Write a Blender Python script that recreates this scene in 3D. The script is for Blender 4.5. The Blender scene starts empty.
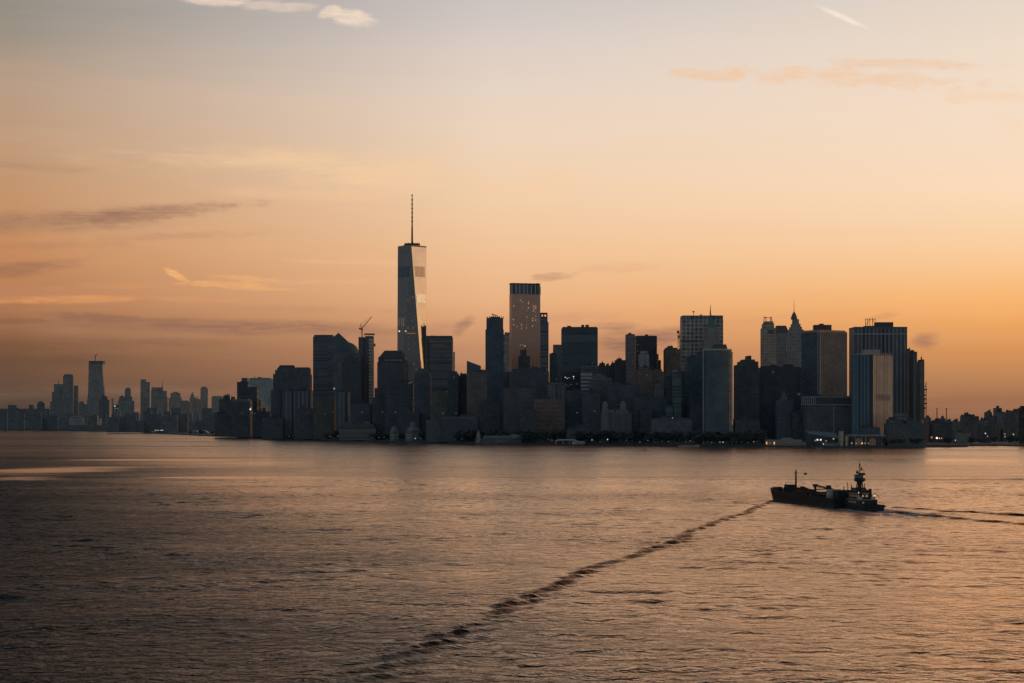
import bpy, math, random
import numpy as np
from mathutils import Vector, Matrix
random.seed(7)
rng = np.random.default_rng(11)
S = bpy.context.scene
COL = S.collection
F = 2000.0      # focal length in pixels of a 1024 wide frame
H = 45.57       # eye height above the water
HY = 419.0      # horizon row
G = 2.0         # quay level

def X(px, D): return (px - 512.0) * D / F
def Z(py, D): return H + (HY - py) * D / F
def lin(c):
    return tuple((v/255/12.92) if v/255 <= .04045 else ((v/255+.055)/1.055)**2.4 for v in c)

# ------------------------------------------------------------------ camera
cd = bpy.data.cameras.new('camera'); cam = bpy.data.objects.new('camera', cd); COL.objects.link(cam)
cam.location = (0, 0, H); cam.rotation_euler = (math.radians(90), 0, 0)
cd.sensor_width = 36; cd.lens = 36 * F / 1024; cd.shift_y = (HY - 341.5) / 1024
cd.clip_start = 1; cd.clip_end = 120000
S.camera = cam
S.view_settings.view_transform = 'Standard'; S.view_settings.look = 'None'
S.view_settings.exposure = 0; S.view_settings.gamma = 1
S.cycles.max_bounces = 5; S.cycles.diffuse_bounces = 2; S.cycles.glossy_bounces = 3
S.cycles.use_denoising = True; S.cycles.denoiser = 'OPENIMAGEDENOISE'; S.cycles.denoising_input_passes = 'RGB_ALBEDO_NORMAL'

# ------------------------------------------------------------------ node helpers
class NT:
    def __init__(s, tree): s.t = tree; s.n = tree.nodes; s.l = tree.links
    def new(s, typ, **kw):
        n = s.n.new(typ)
        for k, v in kw.items(): setattr(n, k, v)
        return n
    def put(s, sock, v):
        if isinstance(v, bpy.types.NodeSocket): s.l.new(v, sock)
        elif v is not None:
            try: sock.default_value = v
            except Exception: sock.default_value = (*v, 1)
    def m(s, op, a, b=None, c=None, clamp=False):
        n = s.new('ShaderNodeMath', operation=op, use_clamp=clamp)
        s.put(n.inputs[0], a)
        if b is not None: s.put(n.inputs[1], b)
        if c is not None: s.put(n.inputs[2], c)
        return n.outputs[0]
    def vm(s, op, a, b=None, out=0):
        n = s.new('ShaderNodeVectorMath', operation=op)
        s.put(n.inputs[0], a)
        if b is not None: s.put(n.inputs[1], b)
        return n.outputs[out]
    def comb(s, x, y, z=0.0):
        n = s.new('ShaderNodeCombineXYZ')
        s.put(n.inputs[0], x); s.put(n.inputs[1], y); s.put(n.inputs[2], z); return n.outputs[0]
    def sep(s, v):
        n = s.new('ShaderNodeSeparateXYZ'); s.put(n.inputs[0], v); return n.outputs
    def mix(s, f, a, b):
        n = s.new('ShaderNodeMix', data_type='RGBA')
        s.put(n.inputs[0], f); s.put(n.inputs[6], a if isinstance(a, bpy.types.NodeSocket) else (*a[:3], 1))
        s.put(n.inputs[7], b if isinstance(b, bpy.types.NodeSocket) else (*b[:3], 1)); return n.outputs[2]
    def noise(s, vec, scale, detail=4, rough=.55, dist=0.0, out=0):
        n = s.new('ShaderNodeTexNoise')
        s.put(n.inputs['Vector'], vec); n.inputs['Scale'].default_value = scale
        n.inputs['Detail'].default_value = detail; n.inputs['Roughness'].default_value = rough
        n.inputs['Distortion'].default_value = dist
        return n.outputs[out]
    def ss(s, v, a, b, c=0.0, d=1.0):
        n = s.new('ShaderNodeMapRange', interpolation_type='SMOOTHSTEP')
        s.put(n.inputs[0], v)
        for i, q in enumerate((a, b, c, d)): s.put(n.inputs[1+i], q)
        return n.outputs[0]
    def mr(s, v, a, b, c=0.0, d=1.0):
        n = s.new('ShaderNodeMapRange'); s.put(n.inputs[0], v)
        for i, q in enumerate((a, b, c, d)): s.put(n.inputs[1+i], q)
        return n.outputs[0]
    def ramp(s, f, stops):
        n = s.new('ShaderNodeValToRGB'); s.put(n.inputs[0], f)
        cr = n.color_ramp
        while len(cr.elements) > 1: cr.elements.remove(cr.elements[0])
        for i, (p, c) in enumerate(stops):
            e = cr.elements[0] if i == 0 else cr.elements.new(p)
            e.position = p; e.color = (*c[:3], 1)
        return n.outputs[0]

# ------------------------------------------------------------------ sky
SUN_AZ, SUN_EL = math.radians(62), math.radians(3.0)
world = bpy.data.worlds.new("World"); S.world = world; world.use_nodes = True; world.cycles.sampling_method = 'NONE'
w = NT(world.node_tree); w.n.clear()
tc = w.new('ShaderNodeTexCoord')
dx, dy, dz = w.sep(w.vm('NORMALIZE', tc.outputs['Generated']))
az = w.m('ARCTAN2', dx, dy)
el = w.m('ARCSINE', dz)
elp = w.m('MAXIMUM', el, 0.0)
fac = w.m('SQRT', w.m('DIVIDE', elp, 1.5708))
ys = [419, 400, 380, 350, 320, 300, 250, 200, 150, 100, 50, 0]
def pos(y): return math.sqrt(math.atan((HY - y) / F) / 1.5708)
hi = [.45, .54, .63, 1.0]  # stops for unseen sky above frame, shaped to colour water and facades
def stops(cols, high):
    return [(pos(y), lin(c)) for y, c in zip(ys, cols)] + [(p, lin(c)) for p, c in zip(hi, high)]
L_ = stops([(70,59,54),(84,67,57),(102,77,61),(120,84,60),(158,108,76),(180,122,84),(197,138,94),(195,147,108),(189,152,121),(184,155,132),(158,145,131),(136,133,128)],
           [(38,44,52),(26,36,46),(24,34,42),(22,30,38)])
C_ = stops([(130,92,76),(150,106,84),(170,121,92),(196,142,106),(220,163,119),(231,177,131),(239,193,150),(240,204,168),(238,210,183),(231,211,194),(220,206,197),(203,195,193)],
           [(142,108,88),(54,58,64),(32,45,58),(24,34,44)])
R_ = stops([(140,98,74),(160,110,80),(186,131,88),(216,148,88),(240,169,99),(248,182,113),(249,206,160),(249,217,184),(246,219,194),(242,219,198),(236,218,200),(226,212,198)],
           [(255,170,98),(84,76,76),(34,48,60),(26,36,46)])
G_ = stops([(190,120,75),(215,140,82),(232,158,92),(246,182,108),(252,194,120),(254,200,126),(254,206,138),(252,206,146),(248,206,154),(240,204,164),(228,198,168),(212,188,168)],
           [(132,104,90),(62,60,62),(40,46,54),(26,34,40)])
B_ = stops([(64,73,78),(70,80,86),(76,86,91),(81,92,98),(87,99,105),(90,102,107),(95,107,113),(98,110,117),(101,113,120),(101,114,121),(101,114,121),(98,112,121)],
           [(90,103,113),(76,88,98),(59,69,79),(45,54,64)])  # sky behind the camera, unseen, its brightness set to light the facades
rl, rc, rr, rg, rb = [w.ramp(fac, q) for q in (L_, C_, R_, G_, B_)]
c = w.mix(w.mr(az, -.245, -.01), rl, rc)
c = w.mix(w.mr(az, -.01, .245), c, rr)
c = w.mix(w.ss(az, .26, 1.2), c, rg)
c = w.mix(w.ss(az, 1.75, 2.4), c, rb)
c = w.mix(w.ss(az, -.28, -.9), c, rb)
U = w.m('MULTIPLY', az, F); V = w.m('MULTIPLY', el, F)
UV = w.comb(U, V)
wob = w.noise(w.vm('MULTIPLY', UV, (0.010, 0.034, 0)), 1.0, 6, .62)
wob2 = w.noise(w.vm('MULTIPLY', UV, (0.035, 0.08, 0)), 1.0, 6, .65)
wob4 = w.noise(w.vm('MULTIPLY', UV, (0.02, 0.16, 0)), 1.0, 5, .7, 1.2)
wob3 = w.noise(w.vm('MULTIPLY', UV, (0.003, 0.03, 0)), 1.0, 5, .6)
# broad soft banding, as thin high haze
c = w.mix(w.m('MULTIPLY', w.ss(wob3, .45, .75), .10), c, lin((235,195,160)))
def cloud(cx, cy, rx, ry, rot, col, a, nz=wob, amp=1.1, soft=.75):
    """soft streak at azimuth/elevation (cx, cy)"""
    global c
    u0 = math.atan((cx-512)/F)*F
    v0 = math.atan((HY - cy)/F*math.cos(u0/F))*F
    d = w.vm('SUBTRACT', UV, (u0, v0, 0))
    n = w.new('ShaderNodeVectorRotate', rotation_type='Z_AXIS'); w.put(n.inputs['Vector'], d)
    n.inputs['Angle'].default_value = math.radians(rot)
    ln = w.vm('LENGTH', w.vm('MULTIPLY', n.outputs[0], (1/(rx*1.45), 1/(ry*1.45), 0)), out=1)
    q = w.m('ADD', w.m('SUBTRACT', 1.0, ln), w.m('MULTIPLY', w.m('SUBTRACT', nz, .5), amp*2))
    al = w.m('MULTIPLY', w.m('MULTIPLY', w.ss(q, 0.0, soft), w.ss(ln, 1.5, .6)), w.mr(wob4, .36, .62, .45, 1.0))
    c = w.mix(w.m('MULTIPLY', al, a), c, lin(col))
for a in [
    (352,18,20,7,6,(244,220,196),1.0,wob2,.7,.5), (330,12,10,5,-20,(240,216,194),.9,wob2,.6,.5), (292,7,22,4.5,-3,(230,206,188),.8,wob2,.5,.6), (216,-1,32,6,2,(236,212,192),1.0,wob2,.35,.5), (262,5,18,4,-8,(230,205,186),.8,wob2,.4,.6),
    (842,17,26,2.6,25,(250,234,218),.95,wob2,.35,.8),
    (708,75,46,5,4,(240,196,160),.7,wob2,1.2,.7), (850,78,110,8,4,(241,198,160),.75,wob2,1.4,.8), (985,97,46,5,2,(246,206,166),.6,wob2,1.2,.7),
    (905,64,70,5,3,(238,190,152),.5,wob2,1.2,.7), (1015,130,24,9,35,(246,214,184),.4,wob2,1,.7),
    (60,221,120,12,-4,(146,112,94),.78,wob,1.0,1.1), (150,213,90,7,-5,(146,108,90),.7,wob2,.9,.8), (20,166,60,4,2,(160,128,106),.4,wob,1,1.1), (170,236,90,4,-3,(182,132,102),.4,wob2,1,1), (40,246,70,4,-2,(170,122,96),.4,wob2,1,1), (110,262,60,2.5,-3,(212,152,108),.5,wob2,1,1), (190,300,80,3,1,(222,158,108),.5,wob2,1.1,1), (290,309,90,4,1,(190,138,108),.45,wob2,1,1), (120,342,120,6,0,(116,84,68),.5,wob,.8,1.1), (60,362,120,8,0,(94,72,60),.5,wob,.8,1.2), (350,262,90,2.5,1,(240,190,140),.4,wob2,1,1), (430,186,110,3,3,(242,204,162),.45,wob2,1,1), (240,158,120,2.5,2,(232,196,160),.45,wob2,1,1), (560,318,70,7,-3,(196,146,114),.45,wob2,.8,1.1), (740,322,60,6,-4,(214,158,118),.4,wob2,.9,1.1), (790,352,60,8,0,(196,142,108),.4,wob2,.8,1.1),
    (10,270,40,7,-3,(140,102,84),.65,wob,1,.8), (60,264,30,5,-4,(150,108,86),.4,wob2,1,.8),
    (360,170,190,20,3,(246,204,160),.75,wob,1.2,1.1), (330,196,110,6,2,(242,196,150),.6,wob,1,1),
    (176,275,13,3,26,(244,182,116),.9,wob2,.7,.6), (222,284,40,3,0,(240,176,112),.7,wob2,1.0,.6), (250,288,34,2,2,(240,176,112),.6,wob2,.8,.6), (252,279,30,3,4,(240,176,116),.6,wob2,1,.7),
    (355,281,60,3.5,-2,(238,180,122),.5,wob,1,.8), (75,299,100,4,-2,(228,156,98),.7,wob,1,.8), (125,286,40,4,0,(220,154,100),.35,wob,1,.8),
    (230,327,150,8,1,(150,108,88),.95,wob,.7,.8), (110,318,60,4,3,(140,102,82),.6,wob2,1.2,.7), (20,321,22,3,0,(130,94,74),.5,wob2,1,.7),
    (380,335,60,8,0,(176,126,98),.5,wob,1,.8),
    (628,344,40,16,0,(144,106,92),1.0,wob2,.30,1.0), (612,326,26,4,0,(160,118,100),.6,wob2,.7,.8), (664,336,34,9,-5,(150,110,95),1.0,wob2,.35,1),
    (463,326,12,6,-35,(156,116,100),.8,wob2,.6,.8), (440,328,26,6,-8,(182,132,106),.45,wob2,.9,.8),
    (925,340,13,8,-6,(158,114,96),.85,wob2,.45,.8), (884,316,14,4,-10,(190,134,98),.4,wob2,.8,.8),
    (550,277,22,4,-6,(190,142,116),.7,wob2,1.2,.8), (620,268,40,5,-3,(216,162,126),.35,wob,1.2,.8),
    (770,300,90,9,0,(232,176,128),.25,wob,1.2,1),
]: cloud(*a)
nish = w.new('ShaderNodeTexSky', sky_type='NISHITA', sun_disc=False)
nish.sun_elevation = SUN_EL; nish.sun_rotation = SUN_AZ; nish.air_density = 1.5; nish.dust_density = 3.0
bg1 = w.new('ShaderNodeBackground'); w.put(bg1.inputs[0], c); bg1.inputs[1].default_value = 1.0
bg2 = w.new('ShaderNodeBackground'); w.put(bg2.inputs[0], nish.outputs[0]); bg2.inputs[1].default_value = 0.006
addw = w.new('ShaderNodeAddShader'); w.l.new(bg1.outputs[0], addw.inputs[0]); w.l.new(bg2.outputs[0], addw.inputs[1])
wo = w.new('ShaderNodeOutputWorld'); w.l.new(addw.outputs[0], wo.inputs[0])

sd = bpy.data.lights.new('sun', 'SUN'); sun = bpy.data.objects.new('sun', sd); COL.objects.link(sun)
sd.energy = 0.16; sd.angle = math.radians(4); sd.color = (1.0, .55, .30)

sdir = Vector((math.sin(SUN_AZ)*math.cos(SUN_EL), math.cos(SUN_AZ)*math.cos(SUN_EL), math.sin(SUN_EL)))
sun.rotation_euler = (-sdir).to_track_quat('-Z', 'Y').to_euler()

# ------------------------------------------------------------------ materials
MC = {}
KA = 15.0      # albedo per displayed dusk radiance on a wall that faces the dim side of the sky
def alb(c, k=None, cap=.82):
    q = lin(c); y_ = .3*q[0]+.55*q[1]+.15*q[2]; q = [v*.70+y_*.30*h_ for v, h_ in zip(q, (.97,1.02,1.0))]
    q = [(v+.0062)*.64*(k or KA) for v in q]; f = min(1, cap/max(q)); return tuple(v*f for v in q)
def plain(name, col, rough=.8, metal=0.0, raw=False):
    key = ('p', name, col, rough, metal)
    if key in MC: return MC[key]
    m = bpy.data.materials.new(name); m.use_nodes = True; t = NT(m.node_tree)
    p = t.n['Principled BSDF']
    a = col if raw else alb(col)
    geo = t.new('ShaderNodeNewGeometry')
    nz = t.noise(geo.outputs['Position'], .21, 4, .6)
    t.put(p.inputs['Base Color'], t.mix(t.mr(nz, .3, .7), tuple(v*.72 for v in a), tuple(min(1, v*1.2) for v in a)))
    p.inputs['Roughness'].default_value = rough; p.inputs['Metallic'].default_value = metal
    MC[key] = m; return m
def emit(name, col, s):
    key = ('e', name, col, s)
    if key in MC: return MC[key]
    m = bpy.data.materials.new(name); m.use_nodes = True; t = NT(m.node_tree)
    p = t.n['Principled BSDF']; p.inputs['Base Color'].default_value = (.1,.1,.1,1)
    p.inputs['Emission Color'].default_value = (*lin(col), 1); p.inputs['Emission Strength'].default_value = s
    MC[key] = m; return m
def facade(wall, win, pu=7., fu=.5, pv=4., fv=.5, rough=.55, lit=0.0, metal=0.0, grime=.3):
    """wall and win: colours; pu, pv: bay and storey pitch in metres; fu, fv: share of each taken by glass"""
    key = ('f', wall, win, pu, fu, pv, fv, rough, lit, metal)
    if key in MC: return MC[key]
    m = bpy.data.materials.new('facade'); m.use_nodes = True; t = NT(m.node_tree)
    p = t.n['Principled BSDF']
    uv = t.new('ShaderNodeUVMap'); u, v, _ = t.sep(uv.outputs[0])
    un, vn = t.m('DIVIDE', u, pu), t.m('DIVIDE', v, pv)
    wx = t.m('LESS_THAN', t.m('FRACT', un), fu); wz = t.m('LESS_THAN', t.m('FRACT', vn), fv)
    cell = t.comb(t.m('FLOOR', un), t.m('FLOOR', vn))
    wn = t.new('ShaderNodeTexWhiteNoise', noise_dimensions='2D'); t.put(wn.inputs['Vector'], cell)
    g = t.m('MULTIPLY', wx, wz)
    a, b = alb(wall), alb(win)
    nz = t.noise(t.comb(u, v), .035, 5, .65)
    walls = t.mix(t.mr(nz, .3, .7), tuple(x*(1-grime) for x in a), tuple(min(1, x*(1+grime)) for x in a))
    gl = t.mix(wn.outputs[0], tuple(x*.6 for x in b), tuple(min(1, x*1.5) for x in b))
    t.put(p.inputs['Base Color'], t.mix(g, walls, gl))
    t.put(p.inputs['Roughness'], t.mr(g, 0, 1, .85, rough))
    if metal: t.put(p.inputs['Metallic'], t.m('MULTIPLY', g, metal))
    if lit:
        w2 = t.new('ShaderNodeTexWhiteNoise', noise_dimensions='2D'); t.put(w2.inputs['Vector'], t.vm('ADD', cell, (31.7, 5.3, 0)))
        on = t.m('MULTIPLY', t.m('GREATER_THAN', w2.outputs[0], 1-lit), g)
        t.put(p.inputs['Emission Color'], t.mix(wn.outputs[0], lin((255,190,120)), lin((240,230,215))))
        t.put(p.inputs['Emission Strength'], t.m('MULTIPLY', on, .07))
    MC[key] = m; return m
def mirror_glass(name, tint, rough, metal, pv=4.2):
    key = ('g', name)
    if key in MC: return MC[key]
    m = bpy.data.materials.new(name); m.use_nodes = True; t = NT(m.node_tree)
    p = t.n['Principled BSDF']
    uv = t.new('ShaderNodeUVMap'); u, v, _ = t.sep(uv.outputs[0])
    cell = t.comb(t.m('FLOOR', t.m('DIVIDE', u, 1.5)), t.m('FLOOR', t.m('DIVIDE', v, pv)))
    wn = t.new('ShaderNodeTexWhiteNoise', noise_dimensions='2D'); t.put(wn.inputs['Vector'], cell)
    nz = t.noise(t.comb(u, v), .03, 4)
    k = t.m('ADD', t.m('MULTIPLY', wn.outputs[0], .35), t.m('MULTIPLY', nz, .7))
    t.put(p.inputs['Base Color'], t.mix(k, tuple(q*.62 for q in tint), tint))
    t.put(p.inputs['Roughness'], rough); t.put(p.inputs['Metallic'], metal)
    MC[key] = m; return m

DARK = (20,28,34)
ROOF = plain('roof_felt', (20,27,33)); RUST = plain('rusty_steel', (60,36,26)); STEEL = plain('dark_steel', (16,21,26))
TRIM = plain('pale_trim', (72,72,72)); WHITE = plain('white_paint', (105,103,100)); CONC = plain('concrete', (48,50,50))
PALE = plain('pale_stone', (58,58,58)); COPPER = plain('green_copper', (32,50,50)); TAN = plain('tan_render', (92,74,58))
FACES = {}
def fs(k): return FACES[k]
FACES.update(dict(
    black   = facade((21,28,33), (18,27,33), 6, .6, 4, .6, .3),
    blackteal = facade((17,30,36), (14,26,33), 4, .6, 4, .6, .3, .002),
    navy    = facade((25,32,38), (19,27,34), 5, .6, 4.2, .55, .35, .0015),
    slate   = facade((30,36,41), (22,29,35), 6, .5, 4.2, .5, .4, .0015),
    slatelit= facade((31,36,42), (21,27,34), 6, .5, 4.2, .5, .4, .006),
    grey    = facade((40,44,48), (24,30,36), 5, .5, 4, .5, .5),
    greyblue= facade((38,46,53), (26,34,42), 5, .55, 4, .55, .4),
    olive   = facade((38,38,34), (22,27,28), 6, .45, 4, .5, .6, .002),
    brown   = facade((50,42,38), (27,28,30), 5.5, .42, 4, .5, .6, .003),
    brick   = facade((56,40,35), (30,28,29), 6, .42, 8, .45, .6, .004),
    brownlt = facade((78,66,58), (42,38,38), 4.4, .5, 4, .8, .6),
    stone   = facade((60,56,53), (30,32,35), 5, .4, 4, .5, .6),
    finslt  = facade((50,54,58), (22,29,35), 9.4, .62, 400, 1.0, .5),
    finsfine= facade((44,50,54), (20,28,33), 6.0, .6, 400, 1.0, .5),
    finsblk = facade((52,57,62), (14,22,30), 7.0, .66, 400, 1.0, .35),
    finsteal= facade((34,54,62), (14,26,34), 7.0, .6, 400, 1.0, .35),
    finstan = facade((74,66,60), (60,54,50), 4.6, .48, 400, 1.0, .5),
    grid    = facade((84,78,72), (42,44,48), 8.6, .8, 8, .78, .35, .002),
    stripes = facade((38,48,52), (22,36,42), 300, 1.0, 6.0, .55, .5),
    hstr    = facade((33,41,48), (20,28,36), 300, 1.0, 5, .55, .4, 0),
    hstrlt  = facade((74,74,78), (34,36,42), 300, 1.0, 7, .5, .4, 0),
    glassblue = facade((30,44,54), (20,34,45), 4, .8, 4, .85, .2, .001, .15),
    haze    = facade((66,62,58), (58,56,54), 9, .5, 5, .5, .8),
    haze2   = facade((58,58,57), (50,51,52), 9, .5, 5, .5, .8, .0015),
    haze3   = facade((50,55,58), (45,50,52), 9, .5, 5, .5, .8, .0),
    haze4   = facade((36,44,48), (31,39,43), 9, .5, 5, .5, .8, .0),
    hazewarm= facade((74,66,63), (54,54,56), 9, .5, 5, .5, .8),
))

# ------------------------------------------------------------------ mesh helper
class MB:
    def __init__(s): s.v = []; s.f = []; s.mi = []; s.uv = []
    def quad(s, pts, uvs=None, mi=0):
        b = len(s.v); s.v += [tuple(p) for p in pts]; s.f.append(tuple(range(b, b+len(pts)))); s.mi.append(mi)
        s.uv += (uvs or [(0,0)]*len(pts))
    def prism(s, poly, z0, z1, mi=0, cap=1, top=None, capbottom=False):
        """poly counter-clockwise from above; top: optional other polygon for tapered solids"""
        top = top or poly; n = len(poly); u = 0.0
        for i in range(n):
            a, b = poly[i], poly[(i+1) % n]; c2, d2 = top[(i+1) % n], top[i]
            l = math.hypot(b[0]-a[0], b[1]-a[1])
            if l < 1e-6 and math.hypot(c2[0]-d2[0], c2[1]-d2[1]) < 1e-6: continue
            l = max(l, math.hypot(c2[0]-d2[0], c2[1]-d2[1]))
            s.quad([(a[0],a[1],z0),(b[0],b[1],z0),(c2[0],c2[1],z1),(d2[0],d2[1],z1)], [(u,z0),(u+l,z0),(u+l,z1),(u,z1)], mi)
            u += l
        if cap is not None: s.quad([(p[0],p[1],z1) for p in top], None, cap)
        if capbottom: s.quad([(p[0],p[1],z0) for p in reversed(poly)], None, cap or 0)
    def box(s, x0, x1, y0, y1, z0, z1, mi=0, cap=None):
        s.prism([(x0,y0),(x1,y0),(x1,y1),(x0,y1)], z0, z1, mi, mi if cap is None else cap, None, True)
    def tube(s, p, q, r, r2=None, n=6, mi=0):
        p, q = Vector(p), Vector(q); r2 = r if r2 is None else r2
        d = (q-p).normalized(); a = d.orthogonal().normalized(); b = d.cross(a)
        A = [p + r*(math.cos(t)*a+math.sin(t)*b) for t in [2*math.pi*i/n for i in range(n)]]
        B = [q + r2*(math.cos(t)*a+math.sin(t)*b) for t in [2*math.pi*i/n for i in range(n)]]
        for i in range(n): s.quad([A[i], A[(i+1)%n], B[(i+1)%n], B[i]], None, mi)
        s.quad(list(reversed(A)), None, mi); s.quad(B, None, mi)
    def ball(s, c0, r, n=8, k=5, mi=0, sz=1.0):
        c0 = Vector(c0)
        def pt(i, j):
            th = math.pi*i/k; ph = 2*math.pi*j/n
            return c0 + Vector((r*math.sin(th)*math.cos(ph), r*math.sin(th)*math.sin(ph), -sz*r*math.cos(th)))
        for i in range(k):
            for j in range(n):
                pts = [pt(i,j), pt(i,j+1), pt(i+1,j+1), pt(i+1,j)]
                if i == 0: pts = pts[1:]
                elif i == k-1: pts = pts[:3]
                s.quad(pts, None, mi)
    def build(s, name, mats, parent=None, off=None):
        if not isinstance(mats, (list, tuple)): mats = [mats]
        off = off if off is not None else (parent['base'] if parent is not None and 'base' in parent else (0,0,0))
        me = bpy.data.meshes.new(name)
        me.from_pydata([(p[0]-off[0], p[1]-off[1], p[2]-off[2]) for p in s.v], [], s.f)
        for m in mats: me.materials.append(m)
        me.polygons.foreach_set('material_index', [min(i, len(mats)-1) for i in s.mi])
        ul = me.uv_layers.new(name='UVMap'); ul.data.foreach_set('uv', [q for t in s.uv for q in t])
        me.update()
        o = bpy.data.objects.new(name, me); COL.objects.link(o)
        if parent is not None: o.parent = parent
        else: o.location = off
        return o

def tag(o, label=None, cat=None, group=None, kind=None):
    if label: o['label'] = label
    if cat: o['category'] = cat
    if group: o['group'] = group
    if kind: o['kind'] = kind
    return o
def thing(name, label, cat, loc, group=None):
    o = bpy.data.objects.new(name, None); COL.objects.link(o); o.location = loc; o['base'] = tuple(loc)
    return tag(o, label, cat, group)
def solo(mb, name, mats, loc, label, cat, group=None):
    return tag(mb.build(name, mats, None, loc), label, cat, group)

# footprints from sight lines
def fp(x0, x1, D, dp):
    k0, k1 = (x0-512)/F, (x1-512)/F
    if D > 6000: dp = dp*.22
    l = k0*(D+dp) if k0 > 0 else k0*D
    r = k1*(D+dp) if k1 < 0 else k1*D
    if r - l < .3*(k1-k0)*D:
        m_ = (k0+k1)/2*D; l, r = m_-(k1-k0)*D*.4, m_+(k1-k0)*D*.4
    return [(l,D),(r,D),(r,D+dp),(l,D+dp)]
def fpr(x0, xc, x1, D, th):
    th = math.radians(th); k0, kc, k1 = (x0-512)/F, (xc-512)/F, (x1-512)/F
    cx = kc*D; c_, s_ = math.cos(th), math.sin(th)
    ta = (cx - k0*D) / (c_ + k0*s_)
    tb = (k1*D - cx) / (s_ - k1*c_)
    a = (cx - ta*c_, D + ta*s_); b = (cx + tb*s_, D + tb*c_)
    return [a, (cx, D), b, (a[0]+b[0]-cx, a[1]+b[1]-D)]
def inset(poly, k):
    mx = sum(p[0] for p in poly)/len(poly); my = sum(p[1] for p in poly)/len(poly)
    return [(mx+(p[0]-mx)*k, my+(p[1]-my)*k) for p in poly]

def building(label, D, dp, face, tiers, name='office_tower', cat='building', group=None, units=0, roofmat=None, single=False, lights=(), parapet=True, masts=()):
    """tiers: (x0, x1, ytop[, ybot]) in sight-line coordinates at distance D; the first stands on the ground"""
    xm = (tiers[0][0]+tiers[0][1])/2
    base = (X(xm, D), D+dp/2, G)
    fm = FACES[face] if isinstance(face, str) else face
    rm = roofmat or ROOF
    walls = MB(); tops = []
    for i, t in enumerate(tiers):
        x0, x1, yt = t[:3]; yb = t[3] if len(t) > 3 else None
        z0 = G if yb is None else Z(yb, D); z1 = Z(yt, D)
        poly = fp(x0, x1, D + .8*i, max(8, dp - 1.6*i)); walls.prism(poly, z0, z1)
        tops.append((poly, z1))
    if single:
        return solo(walls, name, [fm, rm], base, label, cat, group)
    o = thing(name, label, cat, base, group)
    walls.build('wall', [fm, rm], o)
    if parapet:
        for poly, z1 in tops:
            r = MB(); r.prism(inset(poly, .99), z1+.01, z1+1.1, 0, 0); r.build('roof', [rm], o)
    pa, za = tops[-1] if len(tops) > 1 else tops[0]
    for k in range(units + (2 if tiers[0][2] > 340 else 1)):
        pa, za = tops[k % len(tops)]
        wx = pa[1][0]-pa[0][0]; wy = pa[2][1]-pa[1][1]
        ux = pa[0][0] + wx*random.uniform(.08, .7); uw = wx*random.uniform(.08, .26)
        uy = pa[0][1] + wy*random.uniform(.2, .45); ud = wy*random.uniform(.2, .35)
        m_ = MB(); m_.box(ux, ux+uw, uy, uy+ud, za+1.1, za+random.uniform(2.6, 6.5)); m_.build('rooftop_unit', ROOF, o)
        if random.random() < .35: m_ = MB(); m_.tube((ux, uy, za+1), (ux, uy, za+random.uniform(6, 12)), .35, .15, 4); m_.build('antenna', STEEL, o)
    for (mx, y0, y1, r_) in masts:
        m_ = MB(); Dm = D + dp*.4; m_.tube((X(mx,Dm), Dm, Z(y0,Dm)), (X(mx,Dm), Dm, Z(y1,Dm)), r_, r_*.4, 5); m_.build('mast', STEEL, o)
    for (lx, ly, s_, c_, e_) in lights:
        m_ = MB(); a = X(lx, D); zz = Z(ly, D)
        m_.box(a-s_/2, a+s_/2, D-.35, D-.05, zz-s_/2, zz+s_/2); m_.build('lit_window', emit('window_glow', c_, e_), o)
    return o
W1 = (255,244,225); W2 = (255,205,140)

# ================================================================== WATER
xs = np.concatenate([-np.geomspace(30000, 430, 26)[:-1], np.arange(-430, 430.1, .95), np.geomspace(430, 30000, 26)[1:]])
yv = np.concatenate([np.array([-3000, -1000, -300, 0, 120, 220, 270]), np.arange(300, 760, .8), np.arange(760, 1650, 1.25), np.geomspace(1652, 45000, 40)])
Xg, Yg = np.meshgrid(xs, yv)
Zg = np.zeros_like(Xg)
def gust(x, y, sx, sy, seed):
    r = np.random.default_rng(seed); o = np.zeros_like(x)
    for _ in range(7):
        a = r.uniform(.5, 1.6); o += np.sin(x/sx*a*6.28 + y/sy*r.uniform(-1,1)*6.28 + r.uniform(0, 6.28)) * np.cos(y/sy*r.uniform(.4,1.6)*6.28 + r.uniform(0,6.28))
    return .5 + .5*np.tanh(o*.6)
env = 0.45 + .8*gust(Xg, Yg, 160, 220, 3)
for i in range(64):
    lam = rng.choice([4.5, 6.5, 9, 13, 19, 30]) * rng.uniform(.75, 1.3)
    th = rng.normal(0.2, .6)
    kx, ky = math.sin(th)*6.283/lam, math.cos(th)*6.283/lam
    amp = .0040 * lam**.86
    Zg += amp*np.sin(kx*Xg + ky*Yg + rng.uniform(0, 6.283) + .9*np.sin(Xg/rng.uniform(60,120)+Yg/rng.uniform(90,160)+i)) * (1.0 if lam > 15 else 1)
Zg *= env*.66*(1+.15/(1+np.exp((Xg+.22*Yg-50)/40.)))
Wk = np.zeros_like(Zg)
for lam, dg, a_ in ((27,35,.10),(33,40,.10),(22,30,.07),(41,-30,.06)):
    q = math.radians(dg); Zg += a_*np.sin((math.cos(q)*Xg-math.sin(q)*Yg)*6.283/lam + 1.2*np.sin(Xg/90.+lam)+1.1*np.sin(Yg/130.+lam))*gust(Xg, Yg, 260, 420, lam)*(.5+.9/(1+np.exp((Xg+.22*Yg-50)/40.)))
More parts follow.
